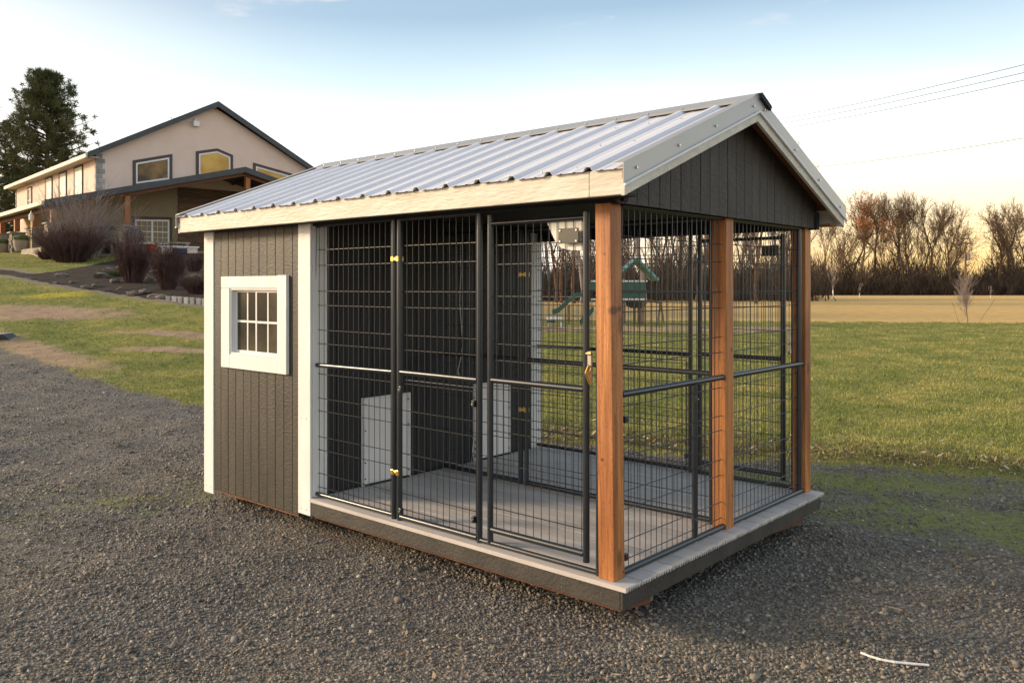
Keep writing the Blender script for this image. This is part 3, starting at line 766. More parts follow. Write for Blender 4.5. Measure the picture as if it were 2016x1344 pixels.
def clamp(P, s, z, root, m='brass'):
    mb = MB()
    c = P(s, z); dx = (P(s + 1, z) - P(s, z))
    nrm = Vector((-dx.y, dx.x, 0))
    # saddle: two lobes with a waist
    for a0, a1, h, t in ((-0.034, -0.012, 0.016, 0.021), (-0.012, 0.012, 0.010, 0.018), (0.012, 0.034, 0.016, 0.021)):
        v = []
        for sgn in (1, -1):
            for (aa, zz) in ((a0, -h), (a1, -h), (a1, h), (a0, h)):
                v.append(c + dx * aa + nrm * (sgn * t) + Vector((0, 0, zz)))
        mb.add(v, [(0, 1, 2, 3), (7, 6, 5, 4), (0, 4, 5, 1), (1, 5, 6, 2), (2, 6, 7, 3), (3, 7, 4, 0)])
    mb.build('clamp', M[m], root, 0.003)

def side_run(x, far=False):
    """three panels along one long side; far side is the mirror image"""
    nn = -1 if not far else 1                    # inward offset sign: P's normal is (-d.y, d.x) with d=+y -> -x
    P = panel_builder('side', (x, 0, 0), (0, 1, 0))
    k = -1.0 if far else 1.0
    n_in = -0.012 * k if not far else 0.012
    # hinge-end panel against the shed
    p1 = empty('mesh_panel', (0, 0, 0)); p1.parent = kennel
    pipe(P, 1.642, ZD + 0.0, 1.642, 2.004, p1)
    pipe(P, 1.655, ZD + 0.022, 2.44, ZD + 0.022, p1, r=0.0135); pipe(P, 1.655, 2.004, 2.40, 2.004, p1, r=0.012); pipe(P, 1.655, 1.105, 2.42, 1.098, p1, r=0.0145)
    mesh_wires(P, 1.66, 2.425, ZD + 0.03, 1.995, p1, ext=0.0, n=n_in * 0.6)
    if not far:
        MB().tube(P(2.422, 1.097), P(2.45, 1.097), 0.0185, n=12).build('end_cap', M['pipe'], p1, smooth_ang=40)
        MB().tube(P(2.385, 2.004), P(2.415, 2.004), 0.016, n=12).build('end_cap', M['pipe'], p1, smooth_ang=40)
        MB().tube(P(2.435, ZD + 0.022), P(2.458, ZD + 0.022), 0.0165, n=12).build('end_cap', M['blue'], p1, smooth_ang=40)['label'] = 'blue cap on the end of the bottom rail'
        w = MB(); w.tube(P(2.452, ZD + 0.04, .01), P(2.43, 1.08, .008), 0.002, n=5); w.tube(P(2.425, 1.115, .01), P(2.40, 1.99, .008), 0.002, n=5)
        w.build('edge_wire', M['wire'], p1)
    # middle panel
    p2 = empty('mesh_panel', (0, 0, 0)); p2.parent = kennel
    pipe(P, 1.592, ZD - 0.0, 1.592, 2.002, p2); pipe(P, 0.945, ZD, 0.945, 2.004, p2)
    pipe(P, 0.96, ZD + 0.022, 1.578, ZD + 0.022, p2); pipe(P, 0.96, 1.108, 1.578, 1.108, p2, r=0.0155); pipe(P, 0.96, 2.0, 1.578, 2.0, p2, r=0.012)
    mesh_wires(P, 0.958, 1.58, ZD + 0.03, 1.995, p2, n=n_in * 0.6)
    MB().tube(P(0.975, 0.285, n_in), P(0.975, 1.06, n_in), 0.004, n=6).tube(P(0.975, 1.062, n_in), P(1.56, 1.062, n_in), 0.004, n=6).build('inner_frame', M['pipe'], p2)
    for s, z in ((1.565, 1.01), (0.973, 0.98), (1.565, 0.30), (0.973, 0.36)): clip(P, s, z, p2)
    for z in (1.77, 0.517): clamp(P, 1.617, z, p2)
    # gate
    g = empty('gate', (0, 0, 0)); g.parent = kennel
    g['label'] = 'hinged mesh gate with a latch beside the corner post' if not far else 'mesh gate on the far side of the run'
    pipe(P, 0.866, ZD + 0.01, 0.866, 1.985, g); pipe(P, 0.238, 0.288, 0.238, 1.966, g)
    pipe(P, 0.25, 0.326, 0.853, 0.326, g); pipe(P, 0.25, 1.115, 0.853, 1.115, g, r=0.0155); pipe(P, 0.25, 1.94, 0.853, 1.94, g, r=0.012)
    mesh_wires(P, 0.25, 0.853, 0.34, 1.93, g, hz=[z + 0.045 if z < 1.05 else z - 0.02 for z in HZ if z > 0.30], n=n_in * 0.6)
    pipe(P, 0.166, ZD, 0.166, 2.0, g, name='gate_post', r=0.013)
    MB().tube(P(0.175, ZD + 0.014), P(0.95, ZD + 0.014), 0.013, n=12).build('threshold_bar', M['pipe'], g, smooth_ang=40)
    # latch
    lt = MB().box(-0.006, 0.006, -0.012, 0.012, 1.16, 1.30).build('latch', M['steel'], g, 0.003)
    lt.location = P(0.203, 0.0, 0.018 * (1 if not far else -1))
    lb = MB().tube((0.0, -0.004, 1.15), (-0.02 * k, 0.006, 1.20), 0.011, n=10).tube((-0.02 * k, 0.006, 1.20), (-0.022 * k, -0.012, 1.235), 0.009, n=10).tube((-0.01 * k, -0.016, 1.29), (-0.01 * k, 0.014, 1.29), 0.007, n=8).build('latch_bolt', M['steel'] if far else M['brass'], g, smooth_ang=40)
    lb.location = lt.location
    # name plate
    sgn = 1 if not far else -1
    pl = MB().box(-0.003, 0.0, 0.272, 0.397, 1.818, 1.892).build('name_plate', M['plate'], g, 0.004)
    pl.location = P(0, 0, 0.014 * sgn)
    for yy in (0.285, 0.384):
        for zz in (1.829, 1.881):
            q = MB().tube((0, yy, zz), (-0.005 * sgn, yy, zz), 0.0045, n=8).build('plate_screw', M['steel'], g); q.location = P(0, 0, 0.016 * sgn)
    if not far:
        v = [(0, 0.250, 1.933), (0, 0.492, 1.933), (0, 0.465, 1.88), (0, 0.435, 1.83), (0, 0.40, 1.798), (0, 0.34, 1.786), (0, 0.25, 1.782)]
        c_ = MB().extr(v, (0.004, 0, 0)).build('ivory_card', M['ivory'], g); c_.location = (x + 0.012, 0, 0)
side_run(0.050)
side_run(KW - 0.052, True)

# gable-end bays
def bay(s0, s1, split):
    P = panel_builder('end', (0, 0.080, 0), (1, 0, 0))
    p = empty('end_panel', (0, 0, 0)); p.parent = kennel
    pipe(P, s0, ZD + 0.018, s1, ZD + 0.018, p); pipe(P, s0, 1.098, s1, 1.098, p); pipe(P, s0, 1.992, s1, 1.992, p, r=0.013)
    mesh_wires(P, s0 + 0.002, s1 - 0.002, ZD + 0.03, 1.985, p, first=0.028, n=0.012)
    if split:
        pipe(P, split, ZD + 0.03, split, 1.09, p)
        for s, z in ((s0 + 0.02, 0.98), (split - 0.024, 1.01), (s0 + 0.02, 0.33), (split - 0.024, 0.36)):
            o = MB().box(-0.014, 0.014, -0.010, 0.010, -0.016, 0.016).build('clip', M['pipe'], p, 0.002); o.location = P(s, z, -0.012)
            b_ = MB().tube((0, 0, 0), (0, -0.014, 0), 0.005, n=6).build('bolt', M['steel'], p); b_.location = P(s + 0.01, z, -0.016)
    else:
        pipe(P, s1 - 0.05, ZD + 0.03, s1 - 0.05, 1.985, p)
bay(AX + PW + 0.002, CX - PW / 2 - 0.004, 0.812)
bay(CX + PW / 2 - 0.001, KW - AX - PW - 0.002, None)

# divider between the two runs
P = panel_builder('div', (1.19, 0, 0), (0, 1, 0))
dv = empty('divider_panel', (0, 0, 0)); dv.parent = kennel
for s in (1.635, 1.585): pipe(P, s, ZD, s, 2.0, dv)
pipe(P, 0.178, ZD, 0.178, 2.0, dv, r=0.018)
for z, r in ((ZD + 0.022, PR), (1.105, 0.0155), (2.0, 0.012)):
    pipe(P, 0.19, z, 1.57, z, dv, r=r); pipe(P, 1.65, z, 2.395, z, dv, r=r)
mesh_wires(P, 0.20, 2.40, ZD + 0.03, 1.99, dv, n=0.01)
for z in (1.69, 0.76): clamp(P, 1.61, z, dv)

# dog doors, cord and prop rod on the inner wall
for i, (a, b) in enumerate(((0.417, 0.846), (1.515, 1.940))):
    dd = empty('dog_door', (0, 0, 0)); dd.parent = kennel
    yy = Y1 + 0.004
    MB().box(a + 0.012, b - 0.012, yy - 0.020, yy - 0.003, ZD + 0.012, 0.832).build('door_flap', M['dogdoor'], dd, 0.004)
    f = MB(); f.box(a, a + 0.011, yy - 0.026, yy - 0.002, ZD + 0.001, 0.845).box(b - 0.011, b, yy - 0.026, yy - 0.002, ZD + 0.001, 0.845).box(a + 0.0112, b - 0.0112, yy - 0.025, yy - 0.002, 0.833, 0.845)
    f.build('door_frame', M['sash'], dd)
    f = MB(); f.box(a + 0.0112, b - 0.0112, yy - 0.028, yy - 0.003, ZD + 0.001, ZD + 0.0115); f.build('door_sill', M['dark'], dd)
    for xx in (a + 0.02, b - 0.02):
        for zz in (0.29, 0.40, 0.62, 0.80):
            MB().tube((xx, yy - 0.02, zz), (xx, yy - 0.026, zz), 0.005, n=6).build('screw', M['pipe'], dd)
pts = [(1.37, 1.95), (1.366, 1.80), (1.374, 1.70), (1.362, 1.60), (1.360, 1.48), (1.372, 1.34), (1.385, 1.24), (1.388, 1.16), (1.372, 1.06), (1.345, 0.99), (1.338, 0.955), (1.35, 0.93)]
MB().path([(x, Y1 - 0.006 - 0.004 * (i % 2), z) for i, (x, z) in enumerate(pts)], 0.0035, 6).build('hanging_cord', M['cord'], kennel)
MB().tube((1.445, Y1 - 0.05, ZD + 0.004), (1.522, Y1 - 0.012, 0.52), 0.0035, n=6).build('prop_rod', M['steel'], kennel)
cw = [(1.50 + 0.02 * math.sin(k * 2.3), Y1 - 0.05, ZD + 0.01 + 0.02 * k) for k in range(9)]
MB().path(cw, 0.0045, 6).build('coiled_lead', M['pipe'], kennel)
# ------------------------------------------------------------------ farmhouse on the rise
M['stucco'] = mat('peach_stucco', (0.76, 0.56, 0.46), (0.81, 0.61, 0.50), 0.9, 1.2, bump=0.3, bscale=30)
M['stucco2'] = mat('tan_stucco', (0.50, 0.39, 0.27), (0.55, 0.43, 0.30), 0.9, 1.2, bump=0.3, bscale=30)
M['roofdark'] = mat('charcoal_roofing', (0.040, 0.040, 0.045), (0.060, 0.060, 0.066), 0.5, 3, bump=0.2, bscale=12)
M['darkbrown'] = mat('brown_window_trim', (0.085, 0.055, 0.048), (0.12, 0.080, 0.070), 0.8, 9)
M['gutter'] = mat('cream_gutter', (0.72, 0.65, 0.48), (0.66, 0.58, 0.42), 0.45, 3)
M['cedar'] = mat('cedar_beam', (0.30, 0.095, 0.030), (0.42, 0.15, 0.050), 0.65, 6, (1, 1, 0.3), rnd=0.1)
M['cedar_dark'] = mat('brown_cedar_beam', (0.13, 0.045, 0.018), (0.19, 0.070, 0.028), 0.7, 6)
M['cladding'] = mat('dark_log_cladding', (0.085, 0.045, 0.022), (0.15, 0.085, 0.045), 0.8, 5, (1, 1, 3), rnd=0.3)
M['stone'] = mat('field_stone', (0.24, 0.19, 0.145), (0.40, 0.33, 0.26), 0.9, 6, bump=0.8, bscale=14, rnd=0.3, bdist=0.03)
M['quoin'] = mat('quoin_stone', (0.26, 0.235, 0.22), (0.38, 0.35, 0.33), 0.9, 4, bump=0.6, bscale=12, rnd=0.25, bdist=0.02)
M['amber_reflection'] = glass_mat('amber_reflection_glass', (0.50, 0.25, 0.035), (0.70, 0.40, 0.08), scale=0.9)  # warm orange reflections painted into the pane colour
M['darkglass'] = glass_mat('dark_glass', (0.040, 0.020, 0.006), (0.30, 0.155, 0.035), scale=0.8)  # dark pane, its amber blotches painted as reflected warm light
M['sky_reflection'] = glass_mat('sky_reflection_glass', (0.80, 0.72, 0.52), (0.85, 0.78, 0.60), scale=0.5)  # pale yellow base colour paints the western sky reflected in the panes
M['warmglass'] = glass_mat('warm_glass', (0.07, 0.042, 0.014), (0.17, 0.105, 0.036), scale=2.0)
M['red'] = mat('red_plastic', (0.62, 0.06, 0.02), (0.5, 0.05, 0.02), 0.5)
M['navy'] = mat('navy_cloth', (0.012, 0.018, 0.06), (0.02, 0.03, 0.09), 0.7)
M['blackmetal'] = mat('black_metal', (0.012, 0.012, 0.014), (0.02, 0.02, 0.022), 0.5)
M['oak'] = mat('barrel_oak', (0.26, 0.19, 0.13), (0.36, 0.28, 0.20), 0.8, 6, (1, 1, 0.4))
M['foliage'] = mat('boxwood_leaves', (0.05, 0.065, 0.018), (0.10, 0.12, 0.035), 0.8, 30)

HD = 45.0
hc = W3((190 - PCX) / F * HD, HD, 3.40)
hs_lat, hs_dep = 0.743, 0.669
SDIR = (RGT * hs_lat + FWD * hs_dep).normalized()
HROT = math.atan2(SDIR.y, SDIR.x)
TDIR = Vector((-SDIR.y, SDIR.x, 0))
house = empty('farmhouse', hc, HROT)
tag(house, 'big peach stucco farmhouse with a wraparound porch on the rise at the left', 'house')
Hinv = (Matrix.Translation(hc) @ Matrix.Rotation(HROT, 4, 'Z')).inverted()
def hx(px, py, plane, v):
    """house coordinates (along gable s, into house t, up z) of an image point on plane s=v or t=v"""
    o = Hinv @ CAMP
    wd = FWD + RGT * ((px - PCX) / F) + Vector((0, 0, (PCY - py) / F))
    d = Hinv.to_3x3() @ wd
    i = 0 if plane == 's' else 1
    k = (v - o[i]) / d[i]
    return o + d * k
HW = 13.0; EH = 5.42; PK = 8.85; HL = 19.0
# walls
gab = MB().extr([(0, 0, -1.0), (HW, 0, -1.0), (HW, 0, EH), (HW / 2, 0, PK - 0.12), (0, 0, EH)], (0, 0.2, 0))
gab.build('gable_wall', M['stucco'], house)
MB().box(0, 0.2, 0.2, HL, -1.0, EH).build('side_wall', M['stucco'], house)
MB().box(HW - 0.2, HW, 0.2, HL, -1.0, EH).build('side_wall', M['stucco'], house)
MB().extr([(0.2, HL - 0.2, -1.0), (HW - 0.2, HL - 0.2, -1.0), (HW - 0.2, HL - 0.2, EH), (HW / 2, HL - 0.2, PK - 0.12), (0.2, HL - 0.2, EH)], (0, 0.2, 0)).build('rear_wall', M['stucco'], house)
# main roof
sl = (PK - EH) / (HW / 2)
for sd_ in (0, 1):
    fx = (lambda s: s) if sd_ == 0 else (lambda s: HW - s)
    a, b = -0.55, HW / 2
    za = EH + sl * a
    p = [(fx(a), -0.45, za), (fx(b), -0.45, PK), (fx(b), -0.45, PK + 0.16), (fx(a), -0.45, za + 0.16)]
    r_ = MB().extr(p, (0, HL + 0.9, 0)).build('roof', M['roofdark'], house)
    MB().extr([(fx(a - 0.02), -0.49, za - 0.14), (fx(b), -0.49, PK - 0.14), (fx(b), -0.49, PK + 0.19), (fx(a - 0.02), -0.49, za + 0.19)], (0, 0.036, 0)).build('rake_board', M['roofdark'], r_)
    MB().box(min(fx(a - 0.12), fx(a - 0.003)), max(fx(a - 0.12), fx(a - 0.003)), -0.45, HL + 0.45, za - 0.10, za + 0.10).build('gutter', M['gutter'], r_)
    MB().box(min(fx(a), fx(0)), max(fx(a), fx(0)), -0.44, HL + 0.44, za - 0.08, za - 0.03).build('soffit', M['stucco2'], r_)
# quoins
z = 2.95; k = 0
while z < EH - 0.25:
    h = 0.27; w = 0.42 if k % 2 else 0.30; w2 = 0.30 if k % 2 else 0.42
    MB().box(-0.045, w, -0.045, w2 * 0.6, z, z + h - 0.025).build('quoin', M['quoin'], house, 0.02); z += h; k += 1
for q in range(9):
    MB().box(-0.04, 0.2, HL - 0.2, HL + 0.04, 2.95 + q * 0.27, 2.95 + q * 0.27 + 0.24).build('quoin', M['quoin'], house, 0.02)

def hwindow(poly, glass, cols=1, rows=1, on='t', v=0.0, fw=0.09, tw=0.16, mull=None, label=None):
    """poly: outline of the white frame in (a, z), counter clockwise seen from outside; on='t' gable side, 's' long side"""
    def pt(a, z, out):
        return (a, v - out, z) if on == 't' else (v - out, a, z)
    c = Vector((sum(p[0] for p in poly) / len(poly), sum(p[1] for p in poly) / len(poly)))
    def grow(poly, w):
        n = len(poly); res = []
        for i in range(n):
            p0, p1, p2 = Vector(poly[i - 1]), Vector(poly[i]), Vector(poly[(i + 1) % n])
            d1 = (p1 - p0).normalized(); d2 = (p2 - p1).normalized()
            n1 = Vector((d1.y, -d1.x)); n2 = Vector((d2.y, -d2.x))
            if n1.dot(p1 - c) < 0: n1 = -n1
            if n2.dot(p1 - c) < 0: n2 = -n2
            bis = (n1 + n2); bis /= max(0.2, bis.dot(n1))
            res.append((p1.x + bis.x * w, p1.y + bis.y * w))
        return res
    def ringm(o1, o2, d0, d1):
        mb = MB(); n = len(o1)
        vs = [pt(*p, d1) for p in o1] + [pt(*p, d1) for p in o2] + [pt(*p, d0) for p in o1] + [pt(*p, d0) for p in o2]
        fs = []
        for i in range(n):
            j = (i + 1) % n
            fs += [(i, j, n + j, n + i), (i, 2 * n + i, 2 * n + j, j), (n + i, n + j, 3 * n + j, 3 * n + i)]
        return mb.add(vs, fs)
    inner = grow(poly, -fw); outer = grow(poly, tw)
    w = ringm(poly, inner, 0.0, 0.045).build('window', M['sash'], house)
    if label: w['label'] = label
    ringm(outer, poly, 0.0, 0.06).build('window_trim', M['darkbrown'], w)
    mb = MB(); mb.add([pt(*p, 0.022) for p in inner] + [pt(*p, 0.004) for p in inner], [tuple(range(len(inner))), tuple(range(2 * len(inner) - 1, len(inner) - 1, -1))])
    mb.build('pane', M[glass], w)
    if cols > 1 or rows > 1:
        xs = [p[0] for p in inner]; zs = [p[1] for p in inner]; x0, x1, z0, z1 = min(xs), max(xs), min(zs), max(zs)
        mb = MB()
        def bar(a0, a1, b0, b1, d=0.036):
            q = [pt(a0, b0, d), pt(a1, b0, d), pt(a1, b1, d), pt(a0, b1, d)]
            mb.extr(q, Vector(pt(0, 0, 0)) - Vector(pt(0, 0, 0.012)))
        for i in range(1, cols):
            x = x0 + (x1 - x0) * i / cols; wd = 0.050 if (mull and i == cols // 2) else 0.009
            bar(x - wd, x + wd, z0, z1)
        for j in range(1, rows):
            z_ = z0 + (z1 - z0) * j / rows; wd = 0.024 if j == rows // 2 else 0.009
            bar(x0, x1, z_ - wd, z_ + wd, 0.034)
        mb.build('muntin', M['sash'], w)
    return w
def hp(px, py, pl='t', v=0.0):
    q = hx(px, py, pl, v); return (q.x, q.z) if pl == 't' else (q.y, q.z)
hwindow([hp(267, 362), hp(333, 353), hp(333, 310), hp(267, 321)], 'darkglass', label='slanted upstairs window with a dark reflection')
hwindow([hp(391, 346), hp(453, 340), hp(453, 309), hp(427, 298), hp(391, 303)], 'amber_reflection', label='upstairs window with a peaked head')
hwindow([hp(503, 352), hp(570, 372), hp(570, 346), hp(503, 327)], 'amber_reflection', label='sloping upstairs window half behind the porch roof')
hwindow([hp(265, 480), hp(333, 481), hp(333, 433), hp(265, 432)], 'warmglass', 6, 4, mull=True, label='double window under the porch')
for i, (a, b, t0, t1, g) in enumerate(((148, 163, 335, 383, 'sky_reflection'), (118, 131, 346, 390, 'sky_reflection'), (91, 103, 357, 396, 'sky_reflection'), (56, 63, 372, 405, 'warmglass'))):
    p = hx(a, t0, 's', 0.0); q = hx(b, t1, 's', 0.0)
    y0, y1 = sorted((p.y, q.y)); zt = 4.92 if i < 3 else 4.75; zb = 3.15
    hwindow([(y0, zb), (y1, zb), (y1, zt), (y0, zt)], g, 1, 2, on='s', fw=0.06, tw=0.09)
# flood light and antenna
q = hx(383, 245, 't', 0.0)
MB().box(q.x - 0.17, q.x + 0.17, -0.34, -0.04, q.z - 0.15, q.z + 0.15).box(q.x - 0.04, q.x + 0.04, -0.12, 0.0, q.z + 0.15, q.z + 0.35).build('flood_light', M['sash'], house, 0.02)
q = hx(337, 236, 't', 2.0)
MB().tube((q.x, 2.0, q.z - 0.7), (q.x, 2.0, q.z + 0.15), 0.02, n=6).tube((q.x - 0.25, 2.0, q.z + 0.12), (q.x + 0.25, 2.0, q.z + 0.12), 0.015, n=6).tube((q.x - 0.2, 2.0, q.z - 0.02), (q.x - 0.2, 2.0, q.z + 0.12), 0.012, n=6).build('roof_antenna', M['sash'], house)
# porch roof: low gable that wraps the corner
PE, PP, PS0 = 2.14, 4.64, -3.4
psl = (PP - PE) / (HW / 2 - PS0)
porch_z = lambda s: PE + psl * (s - PS0)
for sd_ in (0, 1):
    fx = (lambda s: s) if sd_ == 0 else (lambda s: HW - s)
    pr = MB().extr([(fx(PS0), -4.1, PE - 0.02), (fx(HW / 2), -4.1, PP - 0.02), (fx(HW / 2), -4.1, PP + 0.14), (fx(PS0), -4.1, PE + 0.14)], (0, 4.09, 0)).build('porch_roof', M['roofdark'], house)
    MB().extr([(fx(PS0), 0.0, PE - 0.02), (fx(0), 0.0, porch_z(0) - 0.02), (fx(0), 0.0, porch_z(0) + 0.14), (fx(PS0), 0.0, PE + 0.14)], (0, HL - 2.0, 0)).build('porch_roof', M['roofdark'], house)
    MB().extr([(fx(PS0 - 0.04), -4.16, PE - 0.14), (fx(HW / 2), -4.16, PP - 0.14), (fx(HW / 2), -4.16, PP + 0.17), (fx(PS0 - 0.04), -4.16, PE + 0.17)], (0, 0.055, 0)).build('rake_board', M['roofdark'], pr)
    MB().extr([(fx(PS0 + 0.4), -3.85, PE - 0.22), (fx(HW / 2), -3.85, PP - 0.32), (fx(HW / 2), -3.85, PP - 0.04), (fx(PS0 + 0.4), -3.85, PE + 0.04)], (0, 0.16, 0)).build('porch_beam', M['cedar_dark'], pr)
    g0, g1 = sorted((fx(PS0 - 0.16), fx(PS0 - 0.01)))
    MB().box(g0, g1, -4.1, HL - 2.0, PE - 0.07, PE + 0.12).build('gutter', M['gutter'], pr)
    b0, b1 = sorted((fx(PS0 + 0.42), fx(PS0 + 0.60)))
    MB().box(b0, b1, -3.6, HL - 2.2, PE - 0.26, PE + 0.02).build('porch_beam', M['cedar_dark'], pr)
    for k in range(7):
        s = PS0 + 0.8 + k * 1.35
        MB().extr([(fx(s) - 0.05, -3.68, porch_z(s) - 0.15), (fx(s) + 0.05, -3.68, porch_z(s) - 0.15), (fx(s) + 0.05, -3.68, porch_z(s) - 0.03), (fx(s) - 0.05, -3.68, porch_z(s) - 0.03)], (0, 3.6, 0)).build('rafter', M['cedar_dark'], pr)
# dark log-look panel on the right half of the ground floor
q0 = hx(350, 400, 't', 0.0).x
for k in range(15):
    MB().box(q0, HW - 0.3, -0.10 - 0.02 * (k % 2), -0.005, -0.9 + k * 0.32, -0.9 + k * 0.32 + 0.30).build('cladding_board', M['cladding'], house, 0.02)
M['porch_shade'] = mat('porch_shade_stucco', (0.27, 0.205, 0.125), (0.31, 0.24, 0.15), 0.9, 1.2, bump=0.3, bscale=30)  # stucco darkened to paint in the shade under the porch roof
MB().extr([(0.0, -0.03, -0.95), (q0 - 0.01, -0.03, -0.95), (q0 - 0.01, -0.03, porch_z(q0) - 0.06), (0.0, -0.03, porch_z(0) - 0.06)], (0, 0.024, 0)).build('porch_shade_panel', M['porch_shade'], house)
# porch floor
MB().extr([(PS0 - 0.2, -4.2, -0.9), (HW + 3, -4.2, -0.9), (HW + 3, -4.2, 0.06), (PS0 - 0.2, -4.2, 0.06)], (0, 4.1, 0)).build('porch_floor', M['stone'], house)

# stone piers with timber posts
def porch_post(s, t, label=None, hpier=1.15):
    zt = porch_z(s if s < HW / 2 else HW - s) - 0.2
    if s < -2: zt = PE - 0.25
    p = empty('porch_column', (0, 0, 0)); p.parent = house
    MB().box(s - 0.13, s + 0.13, t - 0.13, t + 0.13, hpier + 0.06, zt).build('timber_post', M['cedar'], p, 0.015)
    mb = MB(); z = 0.0
    while z < hpier - 0.05:
        h = random.uniform(0.10, 0.18)
        for (a0, a1, b0, b1) in ((-0.33, 0.0, -0.33, 0.0), (0.0, 0.33, -0.33, 0.0), (-0.33, 0.0, 0.0, 0.33), (0.0, 0.33, 0.0, 0.33)):
            j = [random.uniform(-0.035, 0.035) for _ in range(4)]
            mb.box(s + a0 + (j[0] if a0 else 0.006), s + a1 + (j[1] if a1 else -0.006), t + b0 + (j[2] if b0 else 0.006), t + b1 + (j[3] if b1 else -0.006), z, z + h - 0.012)
        z += h
    o = mb.build('stone_pier', M['stone'], p, 0.01)
    MB().box(s - 0.42, s + 0.42, t - 0.42, t + 0.42, z, z + 0.07).build('cap_stone', M['quoin'], p, 0.01)
porch_post(0.4, -3.72)
for t in (-3.70, 0.0, 4.0, 7.7, 11.5): porch_post(-2.95, t)
porch_post(6.8, -3.72); porch_post(13.0, -3.72); porch_post(15.6, -3.72)

def hpos(s, t, z=0.0):
    return (Matrix.Translation(hc) @ Matrix.Rotation(HROT, 4, 'Z')) @ Vector((s, t, z))
def hthing(name, s, t, label, cat, z=0.0, group=None):
    o = empty(name, hpos(s, t, z), HROT); tag(o, label, cat, group); return o
# outdoor stone oven beside the porch
q = hx(215, 500, 't', -5.4)
ov = hthing('stone_oven', q.x, -5.4, 'stone and timber outdoor oven between the shrubs and the porch post', 'oven', z=q.z - 0.15)
MB().box(-0.60, 0.60, -0.4, 0.4, 0, 0.14).box(-0.60, -0.46, -0.4, 0.4, 0.14, 0.62).box(0.46, 0.60, -0.4, 0.4, 0.14, 0.62).box(-0.06, 0.06, -0.4, 0.4, 0.14, 0.62).box(-0.46, 0.46, 0.3, 0.4, 0.14, 0.62).build('base', M['stone'], ov, 0.02)
MB().box(-0.66, 0.66, -0.44, 0.44, 0.625, 0.70).build('worktop', M['darkbrown'], ov, 0.01)
MB().box(-0.58, 0.20, -0.38, 0.4, 0.705, 1.30).build('oven_body', M['oak'], ov, 0.05)
MB().extr([(-0.64, -0.42, 1.305), (0.26, -0.42, 1.305), (0.14, -0.42, 1.48), (-0.50, -0.42, 1.48)], (0, 0.86, 0)).build('oven_roof', M['darkbrown'], ov, 0.02)
gr = hthing('barbecue_grill', q.x + 1.15, -5.3, 'dark covered barbecue grill beside the stone oven', 'grill', z=q.z - 0.15)
MB().lathe((0, 0, 0.75), [(0.30, 0.0), (0.46, 0.15), (0.48, 0.32), (0.40, 0.55), (0.18, 0.68)], 12).build('lid', M['darkbrown'], gr, smooth_ang=50)
for a, b in ((-.3, -.2), (.3, -.2), (-.3, .2), (.3, .2)): MB().tube((a, b, 0), (a, b, 0.8), 0.025, n=6).build('leg', M['blackmetal'], gr)
q = hx(297, 489, 't', -4.6)
bk = hthing('bucket', q.x, -4.6, 'red bucket standing on the porch edge below the double window', 'bucket', z=q.z - 0.2)
MB().lathe((0, 0, 0), [(0.16, 0), (0.22, 0.40), (0.235, 0.42)], 14).build('tub', M['red'], bk, smooth_ang=50)
MB().path([(0.235 * math.cos(a), 0, 0.40 + 0.16 * math.sin(a)) for a in np.linspace(0, math.pi, 7)], 0.008, 5).build('handle', M['steel'], bk)
q = hx(348, 494, 't', -4.7)
bn = hthing('low_wall', q.x, -4.7, 'pale low wall with a dark blue cushion behind the garden bed', 'low wall', z=q.z - 0.45)
MB().box(-0.85, 1.0, -0.22, 0.22, 0.0, 0.62).build('wall_body', M['stucco'], bn, 0.02)
MB().box(-0.92, 1.07, -0.28, 0.28, 0.622, 0.70).build('coping', M['sash'], bn, 0.01)
cu = hthing('cushion', q.x + 0.05, -4.95, 'dark blue cushion leaning on the pale low wall', 'cushion', z=q.z - 0.15)
cu.rotation_euler = (0, 0, HROT)
MB().box(-0.38, 0.38, -0.10, -0.02, 0.0, 0.28).build('cushion_pad', M['navy'], cu, 0.04)
q = hx(303, 490, 't', -4.4)
bch = hthing('garden_bench', q.x + 0.9, -4.4, 'light timber bench under the double window', 'bench', z=0.06)
MB().box(-0.9, 0.9, -0.2, 0.2, 0.36, 0.44).build('seat', M['oak'], bch, 0.01)
for x in (-0.75, 0.75): MB().box(x - 0.06, x + 0.06, -0.18, 0.18, 0, 0.358).build('leg', M['oak'], bch, 0.01)
for px, lab in ((48, 'round oak barrel planter between two stone piers of the porch'), (8, 'pale stone planter at the left edge of the porch lawn')):
    q = hx(px, 497, 's', -3.4)
    pl_ = hthing('barrel_planter', -3.5, q.y, lab, 'planter')
    MB().lathe((0, 0, 0), [(0.30, 0), (0.40, 0.25), (0.43, 0.55)], 14).build('barrel', M['oak'], pl_, smooth_ang=50)
    MB().lathe((0, 0, 0.56), [(0.40, 0), (0.45, 0.14), (0.3, 0.24), (0.1, 0.28)], 9).build('soil_plants', M['foliage'], pl_)
q = hx(66, 465, 's', -3.3)
ln = hthing('lantern', -3.42, q.y - 0.1, 'brass lantern on a pole in front of the second stone pier', 'lantern')
MB().tube((0, 0, 0), (0, 0, 1.45), 0.025, n=6).build('pole', M['brass'], ln)
MB().lathe((0, 0, 1.45), [(0.06, 0), (0.12, 0.05), (0.13, 0.28), (0.05, 0.40), (0.02, 0.5)], 8).build('lamp_head', M['ivory'], ln)

